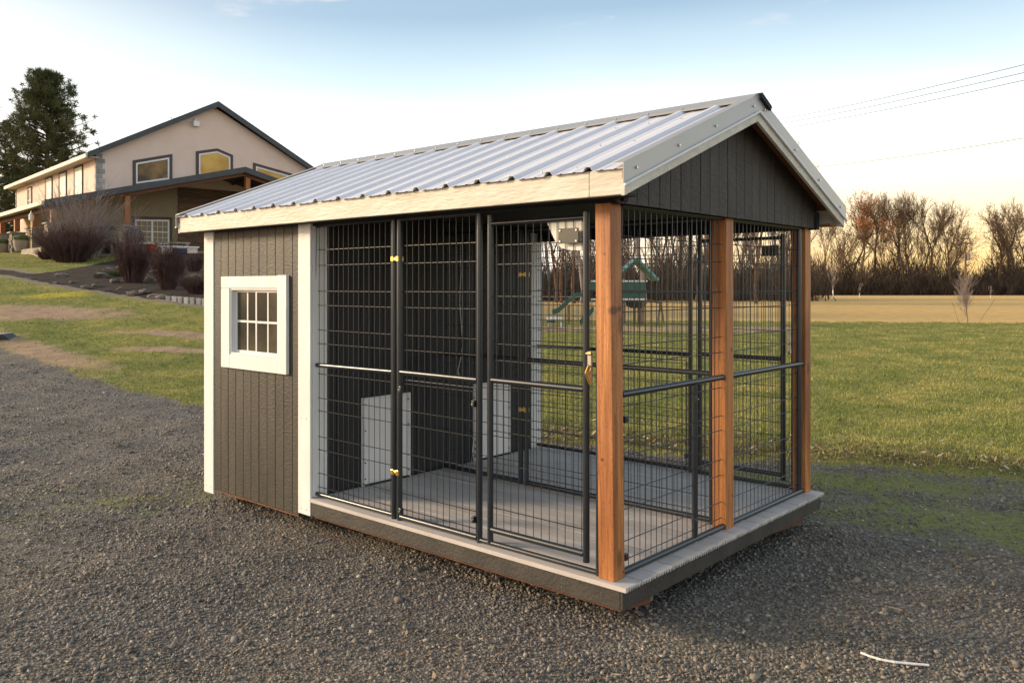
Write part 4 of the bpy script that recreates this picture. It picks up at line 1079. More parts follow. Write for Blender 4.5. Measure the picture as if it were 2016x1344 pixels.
# ------------------------------------------------------------------ plants
M['bark_far'] = mat('brown_bark', (0.10, 0.060, 0.034), (0.18, 0.108, 0.062), 0.95, 3, rnd=0.25)
M['bark_red'] = mat('russet_bark', (0.11, 0.055, 0.030), (0.20, 0.10, 0.055), 0.95, 3, rnd=0.25)
M['bark_grey'] = mat('grey_bark', (0.23, 0.175, 0.15), (0.34, 0.27, 0.24), 0.95, 3)
M['twig_red'] = mat('red_brown_twigs', (0.060, 0.028, 0.024), (0.120, 0.060, 0.048), 0.95, 2, rnd=0.2)
M['leaf_russet'] = mat('russet_leaves', (0.50, 0.16, 0.045), (0.60, 0.24, 0.08), 0.9, 3)
M['needles'] = mat('pine_needles', (0.050, 0.055, 0.016), (0.10, 0.105, 0.030), 0.8, 0.7, rnd=0.1)
M['bush'] = mat('hedge_twigs', (0.045, 0.030, 0.021), (0.125, 0.084, 0.054), 0.95, 0.5)

def rv(s=1.0):
    return Vector((random.gauss(0, s), random.gauss(0, s), random.gauss(0, s)))
def grow(segs, p, d, r, ln, lvl, maxl, up, spread, kids, wob=0.12, minr=0.008, thin=0.62, steps=4, ends=None, prob=0.72):
    step = ln / steps
    for i in range(steps):
        r2 = r * (1 - 0.42 / steps)
        d = (d + rv(wob) + Vector((0, 0, up * (0.12 if lvl else 0.03)))).normalized()
        q = p + d * step
        segs.append((tuple(p), tuple(q), max(r, minr), max(r2, minr)))
        p, r = q, r2
        if lvl < maxl and (i >= 1 or lvl > 0):
            n = kids if lvl else max(1, kids - 1)
            for _ in range(n):
                if random.random() < prob:
                    a = rv(1.0); a -= d * a.dot(d)
                    if a.length < 1e-3: continue
                    a.normalize()
                    sp = spread * random.uniform(0.7, 1.3)
                    nd = (d * math.cos(sp) + a * math.sin(sp)); nd.z += up * 0.25; nd.normalize()
                    grow(segs, p, nd, r * random.uniform(0.42, 0.62), ln * thin * random.uniform(0.7, 1.15) * (1.15 - 0.5 * (i / steps) * (lvl == 0)), lvl + 1, maxl, up, spread, kids, wob * 1.15, minr, thin, steps, ends, prob)
    if lvl < maxl:
        for _ in range(2):
            a = rv(1.0).normalized(); nd = (d + a * 0.5 + Vector((0, 0, up * 0.2))).normalized()
            grow(segs, p, nd, r * 0.8, ln * thin, lvl + 1, maxl, up, spread, kids, wob * 1.15, minr, thin, steps, ends, prob)
    elif ends is not None: ends.append(p)
def tree_mesh(seed, H, r, maxl=4, up=0.5, spread=0.7, kids=2, ln0=0.34, minr=0.018, thin=0.66, wob=0.10, steps=4, lean=0.0, forks=1, n=3, leaves=0.0, prob=0.72):
    random.seed(seed); segs = []; ends = []
    for f in range(forks):
        d = Vector((random.gauss(0, 0.10 + lean), random.gauss(0, 0.10 + lean), 1)).normalized() if forks == 1 else Vector((math.cos(f * 6.28 / forks + seed), math.sin(f * 6.28 / forks + seed), 2.8)).normalized()
        grow(segs, Vector((0, 0, -0.15)), d, r * (1 if forks == 1 else 0.7), H * ln0, 0, maxl, up, spread, kids, wob, minr, thin, steps, ends, prob)
    zmax = max(s[1][2] for s in segs); k = H / zmax
    segs = [(tuple(c * k for c in a), tuple(c * k for c in b), ra, rb) for a, b, ra, rb in segs]
    big = [s for s in segs if s[2] > minr * 2.5]; small = [s for s in segs if s[2] <= minr * 2.5]
    return big, small, [e * k for e in ends]
def seg_mesh(name, segs, n):
    V, Fc = tubes_arrays(segs, n)
    me = bpy.data.meshes.new(name)
    V = V.astype(np.float32); Fc = Fc.astype(np.int32)
    me.vertices.add(len(V)); me.vertices.foreach_set('co', V.ravel()); me.loops.add(Fc.size); me.loops.foreach_set('vertex_index', Fc.ravel())
    me.polygons.add(len(Fc)); me.polygons.foreach_set('loop_start', np.arange(0, Fc.size, 4, dtype=np.int32)); me.update(calc_edges=True)
    return me
def leaf_mesh(name, pts, size, per, spread, aspect=1.0):
    n = len(pts) * per
    c = np.repeat(np.array([tuple(p) for p in pts]), per, 0) + rng.normal(0, spread, (n, 3))
    a = rng.normal(0, 1, (n, 3)); a /= np.linalg.norm(a, axis=1)[:, None]
    b = np.cross(a, rng.normal(0, 1, (n, 3))); b /= np.linalg.norm(b, axis=1)[:, None]
    s = size * rng.uniform(0.6, 1.4, (n, 1))
    V = np.stack([c - a * s * aspect, c + b * s * 0.5, c + a * s * aspect, c - b * s * 0.5], 1).reshape(-1, 3)
    Fc = np.arange(n * 4).reshape(-1, 4)
    me = bpy.data.meshes.new(name); me.vertices.add(len(V)); me.vertices.foreach_set('co', V.astype(np.float32).ravel())
    me.loops.add(Fc.size); me.loops.foreach_set('vertex_index', Fc.astype(np.int32).ravel())
    me.polygons.add(n); me.polygons.foreach_set('loop_start', np.arange(0, n * 4, 4, dtype=np.int32)); me.update(calc_edges=True)
    return me
def mkobj(name, me, m, parent):
    if not me.materials: me.materials.append(m)
    o = bpy.data.objects.new(name, me); COL.objects.link(o); o.parent = parent; return o
PROTO = {}
def proto_tree(key, seed, H, r, m, lm=None, lsize=0.12, lper=3, **k):
    big, small, ends = tree_mesh(seed, H, r, **k)
    PROTO[key] = (H, seg_mesh('trunk_' + key, big, 6) if big else None, seg_mesh('crown_' + key, small, 3), m,
                  leaf_mesh('leaves_' + key, ends, lsize, lper, 0.25) if lm else None, lm)
def put_tree(key, loc, H, rot, label, group=None, name='bare_tree', cat='tree', wide=1.0):
    h0, tm, cm, m, lf, lm = PROTO[key]
    o = empty(name, loc, rot); s = H / h0; o.scale = (s * wide, s * wide, s)
    tag(o, label, cat, group)
    if tm: mkobj('trunk', tm, m, o)
    mkobj('crown', cm, m, o)
    if lf: mkobj('leaves', lf, lm, o)
    return o
# tall bare trees in the line across the field
proto_tree('a', 11, 24, 0.46, M['bark_far'], maxl=4, up=0.55, spread=0.60, kids=2, ln0=0.40, minr=0.024, thin=0.60, wob=0.12, prob=0.60)
proto_tree('b', 23, 24, 0.42, M['bark_far'], maxl=4, up=0.60, spread=0.50, kids=2, ln0=0.46, minr=0.024, thin=0.56, wob=0.11, forks=2, prob=0.54)
proto_tree('c', 37, 24, 0.44, M['bark_far'], maxl=4, up=0.50, spread=0.70, kids=2, ln0=0.44, minr=0.024, thin=0.58, wob=0.14, prob=0.58)
proto_tree('d', 41, 22, 0.38, M['bark_far'], M['leaf_russet'], 0.16, 2, maxl=4, up=0.5, spread=0.65, kids=2, ln0=0.40, minr=0.03, thin=0.6, prob=0.50)
proto_tree('e', 53, 22, 0.52, M['bark_far'], M['bark_far'], 0.20, 1, maxl=4, up=0.35, spread=0.85, kids=2, ln0=0.38, minr=0.032, thin=0.64, wob=0.16, prob=0.50)
line = [  # column in the photograph, depth, top row, prototype, turn
    (1632, 150, 412, 'b', 0.3), (1664, 158, 396, 'c', 1.0), (1694, 150, 368, 'd', 2.1), (1722, 162, 372, 'a', 0.2), (1752, 155, 378, 'b', 4.0),
    (1782, 150, 374, 'c', 3.0), (1806, 158, 366, 'b', 1.2), (1834, 152, 380, 'a', 5.0), (1872, 148, 404, 'c', 5.6), (1855, 165, 430, 'e', 2.0),
    (1962, 150, 398, 'e', 0.4), (1986, 160, 392, 'a', 1.9), (2018, 155, 384, 'b', 2.7)]
line_labels = ['slim bare tree just right of the kennel corner post', 'bare tree with forked top right beside the russet tree', 'tall bare tree with russet leaves in its left side crown',
    'tall bare tree immediately right of the russet leaved tree', 'bare twin stemmed tree in the middle of the tree line', 'bare tree with wide bent limbs left of the tallest one',
    'tallest bare tree of the line across the field', 'bare tree right of the tallest tree in the line', 'crooked bare tree leaning at the right end of the long tree line',
    'short dense bare tree behind the crooked one', 'stout ivy clad tree right of the power pole', 'slender bare tree behind the ivy clad tree', 'bare tree at the right edge of the picture']
for (px, dep, top, key, rot), lb in zip(line, line_labels):
    H = (PCY - top) / F * dep + CAMP.z
    put_tree(key, at(px, dep), H, rot, lb, 'bare trees in the line across the field', wide=0.80 if key != 'e' else 0.72)
# the wood seen through the kennel mesh
proto_tree('w1', 61, 15, 0.17, M['bark_red'], maxl=3, up=0.7, spread=0.5, kids=2, ln0=0.5, minr=0.013, thin=0.5, wob=0.06, steps=5)
proto_tree('w2', 67, 14, 0.17, M['bark_red'], maxl=3, up=0.7, spread=0.6, kids=2, ln0=0.5, minr=0.016, thin=0.5, wob=0.08, steps=5)
proto_tree('w3', 71, 15, 0.24, M['bark_grey'], maxl=3, up=0.6, spread=0.55, kids=2, ln0=0.5, minr=0.016, thin=0.5, wob=0.07, steps=5)
random.seed(5)
for i in range(34):
    px = 1050 + i * 15.5 + random.uniform(-6, 6); dep = random.uniform(72, 112)
    put_tree(('w1', 'w2', 'w3', 'w1')[i % 4], at(px, dep), random.uniform(12.5, 16), random.uniform(0, 6.28), 'slender leafless tree in the wood seen through the kennel mesh', 'slender trees of the wood behind the kennel')
random.seed(9)
for i in range(12):
    px = 480 + i * 48 + random.uniform(-9, 9); dep = random.uniform(85, 112)
    if px > 640: put_tree(('w1', 'w2', 'w3')[i % 3], at(px, dep), random.uniform(10, 12), random.uniform(0, 6.28), 'slender leafless tree in the wood seen through the kennel mesh', 'slender trees of the wood behind the kennel')

# underbrush: a mass of twigs under both tree lines
def brush(name, boxes, n, size, m, label):
    Vs = []
    for (l0, l1, d0, d1, h), k in zip(boxes, n):
        la = rng.uniform(l0, l1, k); de = rng.uniform(d0, d1, k)
        hh = h * (0.62 + 0.38 * np.sin(la * 0.31 + 1.7 * np.sin(la * 0.13)) * np.sin(la * 0.9 + 2)) * rng.uniform(0.3, 1.0, k) ** 0.6
        hh = hh * (0.50 + 0.5 * np.clip(np.abs(la / de * F + PCX - 1918) / 30 - 0.4, 0, 1)) * (1 + 0.35 * np.sin(la * 0.53 + 1.0) * np.sin(la * 0.21))
        z = rng.uniform(0, 1, k) ** 1.7 * hh
        c = np.stack([CAMP.x + RGT.x * la + FWD.x * de, CAMP.y + RGT.y * la + FWD.y * de, z + gh(la, de)], 1)
        a = rng.normal(0, 0.55, (k, 3)); a[:, 2] = np.abs(a[:, 2]) + 0.9; a /= np.linalg.norm(a, axis=1)[:, None]
        b = np.cross(a, rng.normal(0, 1, (k, 3))); b /= np.linalg.norm(b, axis=1)[:, None]
        s = size * rng.uniform(0.5, 1.5, (k, 1)); w = s * 0.026
        Vs.append(np.stack([c - b * w, c + b * w, c + a * s + b * w * 0.2], 1))
    V = np.concatenate(Vs).reshape(-1, 3)
    o = np_mesh(name, V, np.arange(len(V)).reshape(-1, 3), m, None, 3)
    tag(o, label, kind='stuff')
brush('underbrush', [(-15, 140, 152, 164, 12.0), (-15, 140, 146, 154, 6)], [68000, 40000], 1.9, M['bush'], 'dark leafless thicket under the trees across the field')
brush('thicket', [(-30, 34, 88, 116, 6.0)], [42000], 1.5, M['bush'], 'brown leafless thicket in the wood behind the kennel')

# conifers behind the house
def conifer(seed, H, wid, nclump=620, per=46, base=0.16, round_=0.5):
    random.seed(seed); r_ = np.random.default_rng(seed)
    segs = [((0, 0, -0.3), (0.1, 0, H * 0.5), H * 0.020, H * 0.012), ((0.1, 0, H * 0.5), (0, 0.05, H * 0.97), H * 0.012, 0.03)]
    C_ = []
    nb = int(nclump / 7)
    for i in range(nb):
        u = (i + 0.5) / nb; z = H * (base + (1 - base) * u)
        prof = math.sin(math.pi * (0.16 + 0.84 * u) ** 0.9) ** 0.7 if u > 0 else 0
        prof = (1 - u) ** 0.50 * (0.84 + 0.2 * math.sin(i * 0.9)) * min(1, 0.55 + 2.2 * u)
        L_ = wid * prof * random.uniform(0.74, 1.04) + 0.25; a = i * 2.399 + random.uniform(-0.4, 0.4)
        rise = 0.25 + 0.35 * u
        tip = Vector((math.cos(a) * L_, math.sin(a) * L_, z + L_ * rise * 0.6)); st = Vector((0, 0, z - 0.1 * L_))
        segs.append((tuple(st), tuple(st.lerp(tip, 0.55)), 0.07, 0.045)); segs.append((tuple(st.lerp(tip, 0.55)), tuple(tip), 0.045, 0.02))
        for k in range(7):
            f = random.uniform(0.30, 1.05)
            C_.append(st.lerp(tip, f) + Vector((random.gauss(0, 0.30), random.gauss(0, 0.30), random.gauss(0.1, 0.24))) * (0.5 + 0.3 * L_ * 0.4))
    c = np.repeat(np.array([tuple(p) for p in C_]), per, 0); n = len(c)
    d = r_.normal(0, 1, (n, 3)); d[:, 2] += 0.35; d /= np.linalg.norm(d, axis=1)[:, None]
    b = np.cross(d, r_.normal(0, 1, (n, 3))); b /= np.linalg.norm(b, axis=1)[:, None]
    s = r_.uniform(0.22, 0.52, (n, 1)) * (H / 15)
    c0 = c + d * 0.06
    V = np.stack([c0 - b * 0.022, c0 + b * 0.022, c0 + d * s], 1).reshape(-1, 3)
    return segs, V
def put_conifer(px, dep, top, wid_px, seed, label, **k):
    base = at(px, dep); H = CAMP.z + (PCY - top) / F * dep - base.z
    o = empty('pine_tree', base); tag(o, label, 'tree', 'evergreens behind the farmhouse')
    segs, V = conifer(seed, H, wid_px / F * dep * 0.5 * 1.6, **k)
    tubes('trunk', segs, M['bark_far'], o, 5)
    np_mesh('crown', V, np.arange(len(V)).reshape(-1, 3), M['needles'], o, 3)
put_conifer(92, 72, 150, 172, 3, 'tall rounded pine tree rising behind the farmhouse', nclump=1900, per=44, base=0.10)
put_conifer(10, 74, 245, 90, 8, 'lower evergreen at the left edge beside the tall pine', nclump=620, per=40, base=0.05)
put_conifer(52, 82, 330, 120, 12, 'dark evergreen filling the gap left of the upstairs windows', nclump=620, per=40, base=0.02)
put_conifer(-40, 72, 290, 120, 15, 'evergreen mostly cut by the left edge of the picture', nclump=500, per=40, base=0.02)

# garden shrubs in front of the house
def shrub(px, base_row, top_row, half_px, dep, seed, m, label, stems=90, name='shrub', r0=0.016, flare=0.55, group='leafless shrubs in the garden bed', zoff=0.0, lv=3):
    random.seed(seed)
    base = at(px, dep); H = (PCY - top_row) / F * dep + CAMP.z - base.z
    wd = half_px / F * dep
    segs = []
    for i in range(stems):
        a = random.uniform(0, 6.283); rr = random.random() ** 0.6
        p = Vector((math.cos(a) * rr * wd * 0.35, math.sin(a) * rr * wd * 0.35, -0.05))
        tip = Vector((math.cos(a) * rr * wd * random.uniform(0.8, 1.05), math.sin(a) * rr * wd * random.uniform(0.8, 1.05), H * random.choice((random.uniform(0.55, 0.9), random.uniform(0.8, 1.08))) * (1 - 0.22 * rr * rr)))
        L_ = (tip - p).length; d = (Vector((0, 0, 1)) * 0.9 + (tip - p).normalized() * 0.6).normalized(); nst = 6
        for k in range(nst):
            t = (k + 1) / nst
            q = p.lerp(tip, 1 / (nst - k)) + rv(0.02 * L_) + Vector((0, 0, 0.04 * L_ * (1 - t)))
            r = r0 * (1 - 0.75 * k / nst)
            segs.append((tuple(p), tuple(q), r, r * 0.85))
            if k >= 1:
                for _ in range(random.randint(lv - 2, lv)):
                    e = q + (Vector((q.x - 0, q.y, 0)) * 0.16 + rv(0.115 * L_) + Vector((0, 0, random.uniform(0.08, 0.24) * L_)))
                    segs.append((tuple(q), tuple(e), r * 0.55, 0.004))
            p = q
    o = empty(name, base + Vector((0, 0, zoff))); tag(o, label, 'shrub', group)
    big = [s for s in segs if s[2] > r0 * 0.6]; sm = [s for s in segs if s[2] <= r0 * 0.6]
    tubes('stems', big, m, o, 4); tubes('twigs', sm, m, o, 3)
shrub(140, 540, 452, 72, 37.2, 101, M['twig_red'], 'largest red brown shrub, wide and leafless, at the left of the garden bed', 380)
shrub(92, 530, 492, 24, 38.5, 107, M['twig_red'], 'low red brown shrub on the left flank of the largest one', 80)
shrub(262, 590, 474, 42, 29.3, 102, M['twig_red'], 'upright red brown shrub in front of the porch post', 190)
shrub(330, 588, 494, 38, 27.5, 103, M['twig_red'], 'reddish leafless shrub right of the upright one', 170)
shrub(383, 530, 502, 22, 33.0, 104, M['twig_red'], 'small reddish shrub beside the white corner of the kennel shed', 90)
shrub(384, 590, 545, 34, 26.5, 105, M['twig_red'], 'low dark shrub behind the stone border', 120)
shrub(160, 470, 385, 92, 38.6, 106, M['bark_grey'], 'pale grey leafless bush spreading above the largest shrub', 130, flare=0.8, r0=0.020, lv=3)
shrub(250, 480, 420, 44, 39.6, 109, M['bark_grey'], 'small pale grey bush in front of the porch wall', 30, r0=0.016, lv=3)
shrub(235, 560, 535, 30, 31.5, 110, M['foliage'], 'low green mound of leaves in the middle of the bed', 70, lv=4)
random.seed(31)
# stones along the garden bed
def rock_mesh(seed):
    r_ = np.random.default_rng(seed)
    import bmesh
    bm = bmesh.new(); bmesh.ops.create_icosphere(bm, subdivisions=2, radius=1.0)
    for v in bm.verts:
        n_ = noise.noise(v.co * 1.3 + Vector((seed, 0, 0))) * 0.35 + noise.noise(v.co * 3.1 + Vector((0, seed, 0))) * 0.12
        v.co *= 1 + n_; v.co.z *= 0.62
    me = bpy.data.meshes.new('rock'); bm.to_mesh(me); bm.free(); me.materials.append(M['rock']); return me
M['rock'] = mat('bed_rock', (0.10, 0.078, 0.060), (0.20, 0.16, 0.125), 0.95, 3, bump=0.8, bscale=9, rnd=0.4, bdist=0.04)
RK = [rock_mesh(s) for s in range(5)]
rocks = [(62, 0), (110, 0), (142, 1), (170, 0), (186, 1), (213, 0), (238, 1), (262, 0), (284, 1), (303, 0), (318, 0), (334, 1), (120, 3), (200, 4), (226, 3), (293, 5), (345, 4), (360, 6), (215, 7), (300, 8), (240, 9), (385, 7)]
ORD = ['first', 'second', 'third', 'fourth', 'fifth', 'sixth', 'seventh', 'eighth', 'ninth', 'tenth', 'eleventh', 'twelfth', 'thirteenth', 'fourteenth']
for i, (px, back) in enumerate(rocks):
    lo, hi = 15.0, 60.0
    for _ in range(40):
        mid_ = (lo + hi) / 2
        if float(interp(BEDL, (px - PCX) / F * mid_)) > mid_: lo = mid_
        else: hi = mid_
    dep = lo + 0.35 + back * 0.9
    o = bpy.data.objects.new('edging_rock', RK[i % 5]); COL.objects.link(o)
    s = random.uniform(0.09, 0.20) * (1.35 if back > 3 else 1.0)
    o.location = at(px, dep, dz=s * 0.25); o.scale = (s * random.uniform(1, 1.6), s, s * random.uniform(.8, 1.1)); o.rotation_euler = (0, 0, random.uniform(0, 6))
    tag(o, ('brown rock on the edge of the shrub bed, %s from the left' if back <= 1 else 'brown rock lying among the shrubs of the bed, %s from the left') % ORD[sum(1 for a_, b_ in rocks if a_ <= px and (b_ <= 1) == (back <= 1)) - 1], 'rock', 'rocks along the garden bed')
for i in range(7):
    px = 336 + i * 12; dep = 23.9 - i * 0.10
    o = MB().box(-0.085, 0.085, -0.12, 0.12, -0.05, 0.16).build('border_block', M['quoin'], None, 0.015)
    o.location = at(px, float(interp(BEDL, (px - PCX) / F * 24.3)) + 0.1); o.rotation_euler = (0, 0, YAW - 0.35 + random.uniform(-.08, .08))
    tag(o, '%s grey wall block from the left in the border beside the white shed corner' % ORD[i], 'block', 'grey border blocks')

# ------------------------------------------------------------------ play set seen through the mesh
M['teal'] = mat('teal_canopy', (0.10, 0.30, 0.30), (0.14, 0.38, 0.37), 0.5, 3)
M['green'] = mat('green_plastic', (0.010, 0.085, 0.060), (0.015, 0.11, 0.075), 0.35, 3)
M['playwood'] = mat('play_timber', (0.20, 0.13, 0.075), (0.28, 0.19, 0.11), 0.8, 6, (1, 1, .4))
PSD = 35.0
pb = at(1240, PSD); ps = empty('play_set', pb, YAW)
tag(ps, 'wooden play tower with a teal roof, green panels and a green slide on the lawn', 'play set')
u = PSD / F       # metres per photograph pixel at that distance
def X(px): return (px - 1240) * u
def Z(py): return CAMP.z + (PCY - py) * u
for x in (X(1226), X(1262)):
    for y in (-0.5, 0.7):
        MB().box(x - 0.05, x + 0.05, y - 0.05, y + 0.05, 0, Z(550)).build('leg', M['playwood'], ps, 0.008)
MB().box(X(1205), X(1268), -0.6, 0.8, Z(592), Z(588)).build('deck', M['playwood'], ps)
for i in range(6):
    x = X(1210) + i * 0.2
    MB().box(x, x + 0.18, -0.62, -0.58, Z(586), Z(556)).build('side_panel', M['green'], ps)
MB().box(X(1160), X(1270), -0.66, -0.62, Z(555), Z(552)).build('rail', M['sash'], ps); MB().box(X(1160), X(1268), -0.66, -0.62, Z(590), Z(587)).build('rail', M['sash'], ps)
MB().box(X(1158), X(1172), -0.60, -0.56, Z(572), Z(556)).build('side_panel', M['green'], ps)
for sgn in (-1, 1):
    xm = X(1250)
    if sgn == 1: p = [(xm, -0.85, Z(508)), (X(1292), -0.85, Z(550)), (X(1289), -0.85, Z(553)), (xm, -0.85, Z(513))]
    else: p = [(xm, -0.85, Z(508)), (X(1215), -0.85, Z(541)), (X(1217), -0.85, Z(545)), (xm, -0.85, Z(513))]
    MB().extr(p, (0, 1.9, 0)).build('canopy', M['teal'] if sgn == 1 else M['green'], ps)
for x in (X(1226), X(1268)): MB().box(x - 0.03, x + 0.03, -0.5, -0.44, Z(556), Z(528)).build('roof_post', M['playwood'], ps)
MB().lathe((X(1252), 0.0, Z(606)), [(0.25, 0), (0.42, 0.12), (0.42, 0.28), (0.25, 0.38)], 14).build('tyre_swing', M['blackmetal'], ps, smooth_ang=50)
MB().box(X(1246), X(1251), -0.1, 0.0, 0, Z(604)).box(X(1258), X(1262), -0.1, 0.0, 0, Z(604)).build('ladder', M['playwood'], ps)
def slide(pts, w, nm='slide', m='green'):
    mb = MB()
    for (a, za), (b, zb) in zip(pts[:-1], pts[1:]):
        mb.extr([(a, -w / 2, za), (b, -w / 2, zb), (b, -w / 2, zb + 0.20), (a, -w / 2, za + 0.20)], (0, 0.04, 0))
        mb.extr([(a, w / 2 - 0.04, za), (b, w / 2 - 0.04, zb), (b, w / 2 - 0.04, zb + 0.20), (a, w / 2 - 0.04, za + 0.20)], (0, 0.04, 0))
        mb.extr([(a, -w / 2 + 0.041, za), (b, -w / 2 + 0.041, zb), (b, -w / 2 + 0.041, zb + 0.05), (a, -w / 2 + 0.041, za + 0.05)], (0, w - 0.082, 0))
    return mb.build(nm, M[m], ps)
slide([(X(1088), Z(619)), (X(1098), Z(616)), (X(1112), Z(604)), (X(1126), Z(589)), (X(1140), Z(585)), (X(1160), Z(585))], 0.6)
slide([(X(1142), Z(640)), (X(1150), Z(632)), (X(1160), Z(622)), (X(1168), Z(612))], 0.5)
MB().box(X(1118), X(1122), -0.05, 0.05, 0, Z(600)).build('slide_leg', M['playwood'], ps)
MB().tube((X(1290), -0.4, Z(640)), (X(1301), 0.0, Z(596)), 0.045, n=6).tube((X(1310), 0.4, Z(636)), (X(1301), 0.0, Z(596)), 0.045, n=6).build('swing_frame', M['playwood'], ps)
MB().tube((X(1265), 0.0, Z(590)), (X(1301), 0.0, Z(596)), 0.05, n=6).build('swing_beam', M['playwood'], ps)
sb = empty('water_table', at(1092, 33), YAW); tag(sb, 'low blue and white plastic water table at the foot of the slide', 'water table')
MB().box(-0.30, 0.30, -0.3, 0.3, 0.27, 0.38).build('tray', M['sash'], sb, 0.02); MB().box(-0.32, 0.0, -0.31, 0.31, 0.20, 0.268).build('tray_side', M['navy'], sb, 0.01)
for a in (-.24, .24):
    for b in (-.24, .24): MB().box(a - .03, a + .03, b - .03, b + .03, 0, 0.2).build('leg', M['sash'], sb)

# ------------------------------------------------------------------ field things
proto_tree('y1', 83, 2.3, 0.030, M['bark_grey'], maxl=3, up=0.55, spread=0.55, kids=3, ln0=0.30, minr=0.0042, thin=0.85, wob=0.06, steps=4, forks=1, prob=0.55)
sp_ = put_tree('y1', at(1905, 36.0), 2.35, 0.5, 'young bare tree held by stake wires on the lawn edge', name='young_tree', wide=0.95)
for (px, py, dpx) in ((1875, 594, -9), (1958, 590, 22)):
    a = at(1905, 36.0) + Vector((0, 0, 0)); e = at(px, 36.0, py); g = at(1905 + (1926 - 1905 if dpx > 0 else -17), 36.0, dz=0.0)
    MB().tube(g, e, 0.006, n=5).build('stake_wire', M['wire'], None)
    bpy.data.objects[-1] if False else None
for o in [o for o in COL.objects if o.name.startswith('stake_wire')]:
    o.parent = sp_; o.matrix_parent_inverse = sp_.matrix_basis.inverted()
proto_tree('y2', 89, 3.2, 0.04, M['bark_grey'], maxl=3, up=0.7, spread=0.45, kids=2, ln0=0.45, minr=0.008, thin=0.6, wob=0.06, steps=4, forks=1, prob=0.55)
for (px, dep, top, lb) in ((1640, 118, 525, 'pale sapling at the foot of the tree line near the kennel corner'),
                           (1692, 121, 556, 'small grey sapling left of the middle of the tree line'), (1950, 112, 562, 'low thin sapling with a tree guard right of the power pole')):
    H = (PCY - top) / F * dep + CAMP.z
    s_ = put_tree('y2', at(px, dep), H, px * 0.1, lb, 'saplings at the foot of the tree line', name='sapling')
    MB().tube((0, 0, 0), (0, 0, 0.8), 0.06, n=7).build('tree_guard', M['white'], s_)
pp = empty('power_pole', at(1901, 128)); tag(pp, 'wooden power pole with crossarm and transformer beyond the field', 'power pole')
ph = (PCY - 475) / F * 128 + CAMP.z
MB().tube((0, 0, -0.2), (0, 0, ph), 0.17, 0.12, 8).build('pole', M['bark_far'], pp)
a_ = RGT * 1.15
MB().tube(tuple(-a_ + Vector((0, 0, ph - 0.35))), tuple(a_ + Vector((0, 0, ph - 0.35))), 0.07, n=5).build('crossarm', M['bark_far'], pp)
for s in (-1, 0.1, 1): MB().tube(tuple(a_ * s * .95 + Vector((0, 0, ph - .28))), tuple(a_ * s * .95 + Vector((0, 0, ph - .05))), 0.05, n=6).build('insulator', M['quoin'], pp)
tr = MB().lathe((0, 0, 0), [(0.26, 0), (0.28, 0.1), (0.28, 0.85), (0.15, 1.0)], 10).build('transformer', M['quoin'], pp, smooth_ang=40); tr.location = tuple(RGT * 0.42 + Vector((0, 0, ph - 2.9)))
def wire(p0, p1, lb):
    (x0, y0, d0), (x1, y1, d1) = p0, p1
    a = at(x0, d0, y0); b = at(x1, d1, y1); pts = []
    for i in range(13):
        t = i / 12; q = a.lerp(b, t); q.z -= 4 * 0.25 * t * (1 - t); pts.append(q)
    o = MB().path(pts, 0.020, 5).build('power_line', M['roofdark'], None); tag(o, lb, 'power line', 'power lines crossing the sky')
    o['label'] = lb
wire((1480, 245, 95), (2120, 102, 45), 'uppermost power line crossing the sky at the right')
wire((1480, 253, 95), (2120, 119, 45), 'second power line from the top at the right')
wire((1480, 263, 95), (2120, 135, 45), 'third power line from the top at the right')
wire((1600, 329, 95), (2120, 254, 55), 'lowest power line crossing the sky above the tree line')

# ------------------------------------------------------------------ loose things in the yard
rp_ = empty('ramp_board', at(4, 18.6), YAW + 0.2); tag(rp_, 'dark wedge shaped ramp lying at the left edge of the gravel', 'ramp')
MB().extr([(-0.8, -0.25, 0.0), (0.24, -0.25, 0.0), (0.10, -0.25, 0.11), (-0.8, -0.25, 0.11)], (0, 0.6, 0)).build('ramp_body', M['blackmetal'], rp_, 0.01)
MB().box(-0.8, 0.09, -0.24, 0.34, 0.112, 0.122).build('ramp_top', M['quoin'], rp_)
hpts = []
for i, (px, py) in enumerate(((1695, 1292), (1712, 1299), (1735, 1306), (1762, 1311), (1795, 1314), (1829, 1317))):
    dep = F * CAMP.z / (py - PCY); hpts.append(at(px, dep, dz=0.018))
o = MB().path([tuple(p) for p in hpts], 0.0055, 8).build('plastic_strip', M['white'], None, smooth_ang=60); tag(o, 'thin white curved plastic strip lying on the gravel at lower right', 'strip')
hpts = [at(px, F * CAMP.z / (py - PCY), dz=0.016) for px, py in ((1750, 1200), (1762, 1203), (1776, 1207))]
o = MB().path([tuple(p) for p in hpts], 0.004, 6).build('twig', M['oak'], None); tag(o, 'short pale twig on the gravel above the white plastic strip', 'twig')
# ------------------------------------------------------------------ stuff: stones, blades, leaves
def to_world(la, de, z):
    return np.stack([CAMP.x + RGT.x * la + FWD.x * de, CAMP.y + RGT.y * la + FWD.y * de, z], 1)
def scatter(n, d0, d1, power=1.0, side=1.12):
    """points over the wedge in front of the camera, density falling with distance"""
    de = d0 * (d1 / d0) ** rng.uniform(0, 1, n) if power == 1 else d0 + (d1 - d0) * rng.uniform(0, 1, n) ** power
    half = de * (1008 / F) * side + 0.5
    return rng.uniform(-1, 1, n) * half, de
BOXV = np.array([(-1, -1, -1), (1, -1, -1), (1, 1, -1), (-1, 1, -1), (-1, -1, 1), (1, -1, 1), (1, 1, 1), (-1, 1, 1)], float)
BOXF = np.array([(0, 3, 2, 1), (4, 5, 6, 7), (0, 1, 5, 4), (1, 2, 6, 5), (2, 3, 7, 6), (3, 0, 4, 7)])
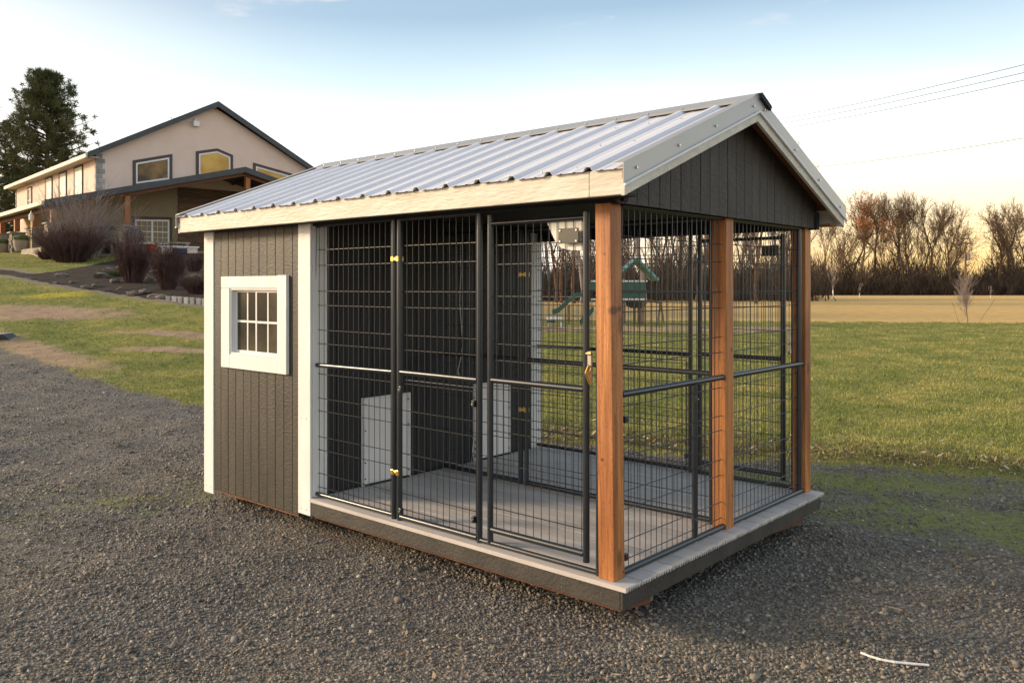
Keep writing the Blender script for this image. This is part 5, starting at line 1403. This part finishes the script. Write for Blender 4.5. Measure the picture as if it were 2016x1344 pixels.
def stone_material():
    m, t, b = newmat('gravel_stone'); L = t.links.new
    a = N(t, 'ShaderNodeAttribute'); a.attribute_name = 'tone'
    r = N(t, 'ShaderNodeValToRGB'); e = r.color_ramp.elements
    e[0].position = 0; e[0].color = (0.090, 0.078, 0.065, 1); e[1].position = 1; e[1].color = (0.50, 0.43, 0.33, 1)
    for p, c in ((0.5, (0.215, 0.186, 0.155, 1)), (0.85, (0.32, 0.28, 0.235, 1)), (0.97, (0.38, 0.33, 0.27, 1))):
        q = e.new(p); q.color = c
    L(a.outputs['Fac'], r.inputs[0]); 
    tc = N(t, 'ShaderNodeTexCoord'); ns = N(t, 'ShaderNodeTexNoise'); ns.inputs['Scale'].default_value = 0.8; L(tc.outputs['Object'], ns.inputs['Vector'])
    rr = N(t, 'ShaderNodeValToRGB'); e = rr.color_ramp.elements; e[0].position = 0.35; e[0].color = (0.88, 0.88, 0.92, 1); e[1].position = 0.62; e[1].color = (1.05, 1.0, 0.92, 1)
    L(ns.outputs['Fac'], rr.inputs[0]); mx = N(t, 'ShaderNodeMix', data_type='RGBA', blend_type='MULTIPLY'); mx.inputs['Factor'].default_value = 1
    L(r.outputs[0], mx.inputs[6]); L(rr.outputs[0], mx.inputs[7]); L(mx.outputs[2], b.inputs['Base Color']); b.inputs['Roughness'].default_value = 0.85
    return m
def gravel(n):
    la, de = scatter(n, 2.9, 15.5)
    g, fy, bed, dirt, yel, moss, leaf = fields(la, de)
    cl = np.sin(la * 1.9 + 2 * np.sin(de * 0.8)) * np.sin(de * 2.3 + la)
    trk = np.exp(-((la + 0.35 * de + 1.2) / 0.5) ** 2) + np.exp(-((la + 0.35 * de - 0.9) / 0.5) ** 2)
    keep = (g + rng.normal(0, 0.25, n) > 0.05) & (rng.uniform(0, 1, n) < 0.80 + 0.2 * cl - 0.35 * trk) & (rng.uniform(0, 1, n) > np.clip(moss * 1.2, 0, 0.75))
    la, de = la[keep], de[keep]; k = len(la)
    s = (np.clip(rng.lognormal(0, 0.50, k), 0.25, 2.3) + (rng.uniform(0, 1, k) > 0.972) * rng.uniform(0.6, 2.0, k)) * 0.0043 * (0.8 + 0.055 * de)
    sc = np.stack([s * rng.uniform(0.8, 1.5, k), s * rng.uniform(0.6, 1.1, k), s * rng.uniform(0.35, 0.8, k)], 1)
    v = BOXV[None] * sc[:, None] * rng.uniform(0.55, 1.0, (k, 8, 1)) * (1 + rng.normal(0, 0.10, (k, 8, 3)))
    rz = rng.uniform(0, 6.283, k); tx = rng.normal(0, 0.45, k); ty = rng.normal(0, 0.45, k)
    c, s_ = np.cos(tx)[:, None], np.sin(tx)[:, None]; y = v[..., 1] * c - v[..., 2] * s_; z = v[..., 1] * s_ + v[..., 2] * c; x = v[..., 0]
    c, s_ = np.cos(ty)[:, None], np.sin(ty)[:, None]; x, z = x * c + z * s_, -x * s_ + z * c
    c, s_ = np.cos(rz)[:, None], np.sin(rz)[:, None]; x, y = x * c - y * s_, x * s_ + y * c
    p = to_world(la, de, gh(la, de) + ground_bumps(la, de) + sc[:, 2] * 0.35)
    V = (np.stack([x, y, z], -1) + p[:, None]).reshape(-1, 3)
    Fc = (BOXF[None] + (np.arange(k) * 8)[:, None, None]).reshape(-1, 4)
    tone = np.repeat(np.clip(rng.normal(0.50, 0.22, k) + (rng.uniform(0, 1, k) > 0.988) * 0.4, 0, 1), 8)
    o = np_mesh('gravel_stones', V, Fc, stone_material(), None, 4, dict(tone=tone)); tag(o, 'loose crushed grey brown gravel', kind='stuff')
gravel(215000)

def grass_material():
    m, t, b = newmat('grass_blade'); L = t.links.new
    a = N(t, 'ShaderNodeAttribute'); a.attribute_name = 'tone'
    tc = N(t, 'ShaderNodeTexCoord'); ns = N(t, 'ShaderNodeTexNoise'); ns.inputs['Scale'].default_value = 0.9; ns.inputs['Detail'].default_value = 5; L(tc.outputs['Object'], ns.inputs['Vector'])
    ad = N(t, 'ShaderNodeMath', operation='MULTIPLY_ADD'); ad.inputs[1].default_value = 1.5; L(ns.outputs['Fac'], ad.inputs[0]); L(a.outputs['Fac'], ad.inputs[2])
    sb_ = N(t, 'ShaderNodeMath', operation='SUBTRACT'); sb_.inputs[1].default_value = 0.74; L(ad.outputs[0], sb_.inputs[0])
    r = N(t, 'ShaderNodeValToRGB'); e = r.color_ramp.elements
    e[0].position = 0.1; e[0].color = (0.105, 0.130, 0.022, 1); e[1].position = 1; e[1].color = (0.56, 0.47, 0.22, 1)
    for p, c in ((0.42, (0.235, 0.245, 0.056, 1)), (0.62, (0.345, 0.325, 0.095, 1)), (0.80, (0.46, 0.39, 0.155, 1))):
        q = e.new(p); q.color = c
    L(sb_.outputs[0], r.inputs[0]); L(r.outputs[0], b.inputs['Base Color']); b.inputs['Roughness'].default_value = 0.8; b.inputs['Specular IOR Level'].default_value = 0.2
    return m
def blades(n, d0, d1, h, w):
    la, de = scatter(n, d0, d1)
    g, fy, bed, dirt, yel, moss, leaf = fields(la, de)
    on = (g + rng.normal(0, 0.12, n) < -0.02) & (fy < 0.3) & (bed < -0.6) & (dirt + rng.normal(0, 0.2, n) < 0.15)
    on |= (g > 0) & (moss + rng.normal(0, 0.25, n) > 0.55) & (rng.uniform(0, 1, n) < 0.5)
    la, de = la[on], de[on]; k = len(la)
    hh = h * rng.uniform(0.5, 1.4, (k, 1)) * (0.9 + 0.02 * de[:, None]); ww = w * (0.7 + 0.05 * de[:, None])
    a = rng.uniform(0, 6.283, k); b = np.stack([np.cos(a), np.sin(a), np.zeros(k)], 1)
    up = np.stack([rng.normal(0, 0.55, k), rng.normal(0, 0.55, k), np.ones(k)], 1); up /= np.linalg.norm(up, axis=1)[:, None]
    p = to_world(la, de, gh(la, de) + ground_bumps(la, de) * (de < 80) - 0.004)
    V = np.stack([p - b * ww, p + b * ww, p + up * hh], 1).reshape(-1, 3)
    tone = np.repeat(np.clip(rng.normal(0.45, 0.18, k), 0, 1), 3)
    return V, tone
V1, t1 = blades(230000, 6.2, 40, 0.038, 0.0042)
V = V1
o = np_mesh('grass', V, np.arange(len(V)).reshape(-1, 3), grass_material(), None, 3, dict(tone=t1)); tag(o, 'short green lawn grass with dry blades', kind='stuff')

def leaves(n, area, size, name, m, lb):
    la, de = area(n); k = len(la)
    p = to_world(la, de, gh(la, de) + ground_bumps(la, de) + 0.022)
    a = rng.uniform(0, 6.283, k); L_ = size * rng.uniform(0.5, 1.3, k); Wd = L_ * rng.uniform(0.16, 0.42, k); cu = rng.uniform(0.05, 0.45, k) * L_
    d = np.stack([np.cos(a), np.sin(a), rng.normal(0, 0.25, k)], 1); b = np.stack([-np.sin(a), np.cos(a), rng.normal(0, 0.3, k)], 1)
    up = np.array([[0, 0, 1.0]])
    V = np.stack([p - d * L_[:, None] + up * cu[:, None], p - b * Wd[:, None], p + d * L_[:, None] + up * cu[:, None] * 0.6, p + b * Wd[:, None]], 1).reshape(-1, 3)
    Fc = np.stack([np.arange(k) * 4 + i for i in (0, 1, 3)] , 1); F2 = np.stack([np.arange(k) * 4 + i for i in (1, 2, 3)], 1)
    o = np_mesh(name, V, np.concatenate([Fc, F2]), m, None, 3, dict(tone=np.repeat(rng.uniform(0, 1, k), 4))); tag(o, lb, kind='stuff')
def leaf_material():
    m, t, b = newmat('dead_leaf'); L = t.links.new
    a = N(t, 'ShaderNodeAttribute'); a.attribute_name = 'tone'
    r = N(t, 'ShaderNodeValToRGB'); e = r.color_ramp.elements
    e[0].position = 0; e[0].color = (0.10, 0.055, 0.025, 1); e[1].position = 1; e[1].color = (0.62, 0.50, 0.33, 1)
    q = e.new(0.45); q.color = (0.27, 0.17, 0.08, 1); q = e.new(0.8); q.color = (0.45, 0.33, 0.18, 1)
    L(a.outputs['Fac'], r.inputs[0]); L(r.outputs[0], b.inputs['Base Color']); b.inputs['Roughness'].default_value = 0.7
    return m
LM = leaf_material()
def ar1(n):
    la = rng.uniform(-1.5, 9, n); de = interp(GB, la) + 0.25 + np.abs(rng.normal(0.1, 0.75, n)); return la, de
def ar2(n):
    la, de = scatter(n, 6.5, 26); g, *_ = fields(la, de); k = (g < 0); return la[k], de[k]
def ar3(n):
    la, de = scatter(n, 3.2, 13); g, *_ = fields(la, de)
    inside = ground_under_kennel(la, de); k = (g > 0) & ~inside; return la[k], de[k]
def ground_under_kennel(la, de):
    p = to_world(la, de, np.zeros(len(la))); return (p[:, 0] > -0.05) & (p[:, 0] < KW + .05) & (p[:, 1] > -0.05) & (p[:, 1] < KL + .05)
leaves(1500, ar1, 0.036, 'fallen_leaves', LM, 'dead tan leaves gathered where the gravel meets the lawn')
leaves(900, ar2, 0.034, 'scattered_leaves', LM, 'dead leaves scattered over the lawn')
leaves(1100, ar3, 0.019, 'gravel_litter', LM, 'bits of dry leaf and bark scattered over the gravel')
